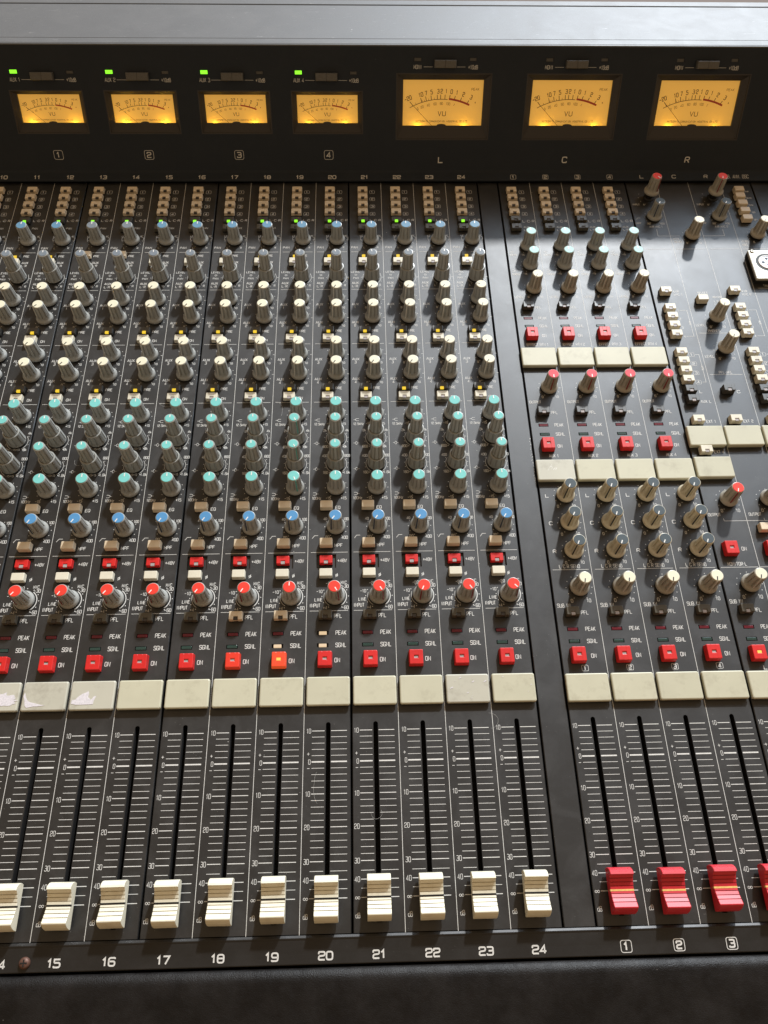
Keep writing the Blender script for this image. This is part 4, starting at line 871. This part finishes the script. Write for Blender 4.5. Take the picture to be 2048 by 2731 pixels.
# lettering of the bridge
ff = lambda x, y, dz: face(x, y, dz)
for k, c in enumerate(small[:4]):
    n = str(4 - k); I = Ink(0.0015, ff)
    I.text('AUX ' + n, c - 0.81, 2.467, 0.096, 0.050, 0.0125, 0.018); I.line(c - 0.62, 2.468, c - 0.345, 2.466, 0.009); I.line(c + 0.345, 2.468, c + 0.60, 2.466, 0.009); I.text('+10dB', c + 0.80, 2.463, 0.096, 0.040, 0.0125, 0.018)
    I.obj(T, 'inkdim', 'switch_legend'); I = Ink(0.0015, ff)
    I.boxed(n, c, 0.462, 0.270, 0.250, 0.14, 0.115, 0.028, 0.012); I.obj(T, 'inkdim', 'meter_number')
for k, c in enumerate(big):
    I = Ink(0.0015, ff)
    I.text('MONI', c - 0.79, 2.818, 0.096, 0.046, 0.0125, 0.018); I.line(c - 0.615, 2.82, c - 0.355, 2.82, 0.009); I.line(c + 0.355, 2.82, c + 0.60, 2.82, 0.009); I.text('+10dB', c + 0.825, 2.815, 0.10, 0.042, 0.0125, 0.018)
    I.obj(T, 'inkdim', 'switch_legend'); I = Ink(0.0015, ff)
    I.text('LCR'[k], c - 0.015, 0.325, 0.155, 0.13, 0.032); I.obj(T, 'inkdim', 'meter_letter')
ca, sa = 0.9727, 0.2318
def lipf(x, y, dz): return (x, 20.50 + y * ca - dz * sa, 0.130 + y * sa + dz * ca)
for n in range(10, 25): I = Ink(0.0015, lipf); I.text(str(n), n - 20.5, 0.092, 0.112, 0.10, 0.026, 0.030); I.obj(T, 'inkdim', 'channel_number')
for k in range(4): I = Ink(0.0015, lipf); I.boxed(str(k + 1), 5.115 + 1.007 * k, 0.092, 0.17, 0.155, 0.095, 0.085, 0.022, 0.011); I.obj(T, 'inkdim', 'channel_number')
I = Ink(0.0015, lipf)
for t, x in (('L', 9.145), ('C', 10.16), ('R', 11.17)): I.text(t, x, 0.105, 0.11, 0.11, 0.020)
I.text('TB. ANN. OSC', 12.16, 0.105, 0.12, 0.050, 0.014, 0.020)
I.obj(T, 'inkdim')

# front rail with the channel numbers
T = thing('front_rail', 'dark front rail printed with white channel numbers and one rusty screw', 'front rail')
m = MB()
prof = [(-0.002, -0.10), (0.000, 0.0), (-0.006, 0.012), (-0.045, 0.033), (-0.060, 0.033), (-0.085, 0.020), (-0.30, 0.006), (-0.47, 0.0), (-0.485, -0.008), (-0.49, -0.03), (-0.49, -0.25)]
m.prism(prof, XL, XR, 0, close=False, ends=False); 
m.obj('rail', ['rail'], T)
def railf(x, y, dz): return (x, y, 0.010 + (y + 0.23) * 0.05 + dz + 0.003)
for n in range(10, 25): I = Ink(0.002, railf); I.text(str(n), n - 20.5, -0.345 , 0.128, 0.112, 0.030, 0.032); I.obj(T, 'ink', 'channel_number')
for k in range(4): I = Ink(0.002, railf); I.boxed(str(k + 1), 5.145 + 1.007 * k, -0.335, 0.205, 0.20, 0.12, 0.095, 0.032, 0.013); I.obj(T, 'ink', 'channel_number')
s = MB(); s.lathe([(0.10, -0.02), (0.105, 0.02), (0.095, 0.05), (0.065, 0.072), (0.03, 0.08)], 28, 0, cx=-6.03, cy=-0.325)
for r_ in (0, 1):
    a, b_ = (0.06, 0.012) if r_ else (0.012, 0.06)
    s.box(-6.03 - a, -6.03 + a, -0.325 - b_, -0.325 + b_, 0.07, 0.0815 + 0.0006 * r_, 1)
s.obj('screw', ['rust', 'black'], T)
# armrest
T = thing('armrest', 'worn black padded armrest running along the front of the console', 'armrest')
m = MB()
prof = [(-0.53, -0.4), (-0.530, -0.07), (-0.538, -0.035), (-0.555, -0.008), (-0.58, 0.012), (-0.62, 0.034), (-0.66, 0.050), (-0.70, 0.058), (-0.76, 0.060), (-1.0, 0.02), (-1.6, -0.06), (-2.4, -0.20), (-3.2, -0.42), (-3.8, -0.8), (-4.0, -1.4)]
m.prism(prof, XL, XR, 0, smooth=True, close=False, ends=False); m.obj('padding', ['leather'], T)
# dark chassis tray below everything
T = thing('console_body', 'black console body seen only through the fader slots and seams', 'console body')
m = MB(); m.box(XL, XR, -3.9, 25.3, -3.0, -0.42, 0); m.obj('chassis', ['inner'], T)
m = MB(); m.box(XL, XR, 20.9, 24.5, -0.42, 0.0, 0); m.obj('bridge_base', ['inner'], T)

# ------------------------------------------------------------------ setting
m = MB(); m.add([(-120, -60, -24), (120, -60, -24), (120, 160, -24), (-120, 160, -24)], [(0, 1, 2, 3)])
fl = m.obj('floor', ['wood']); fl['kind'] = 'structure'
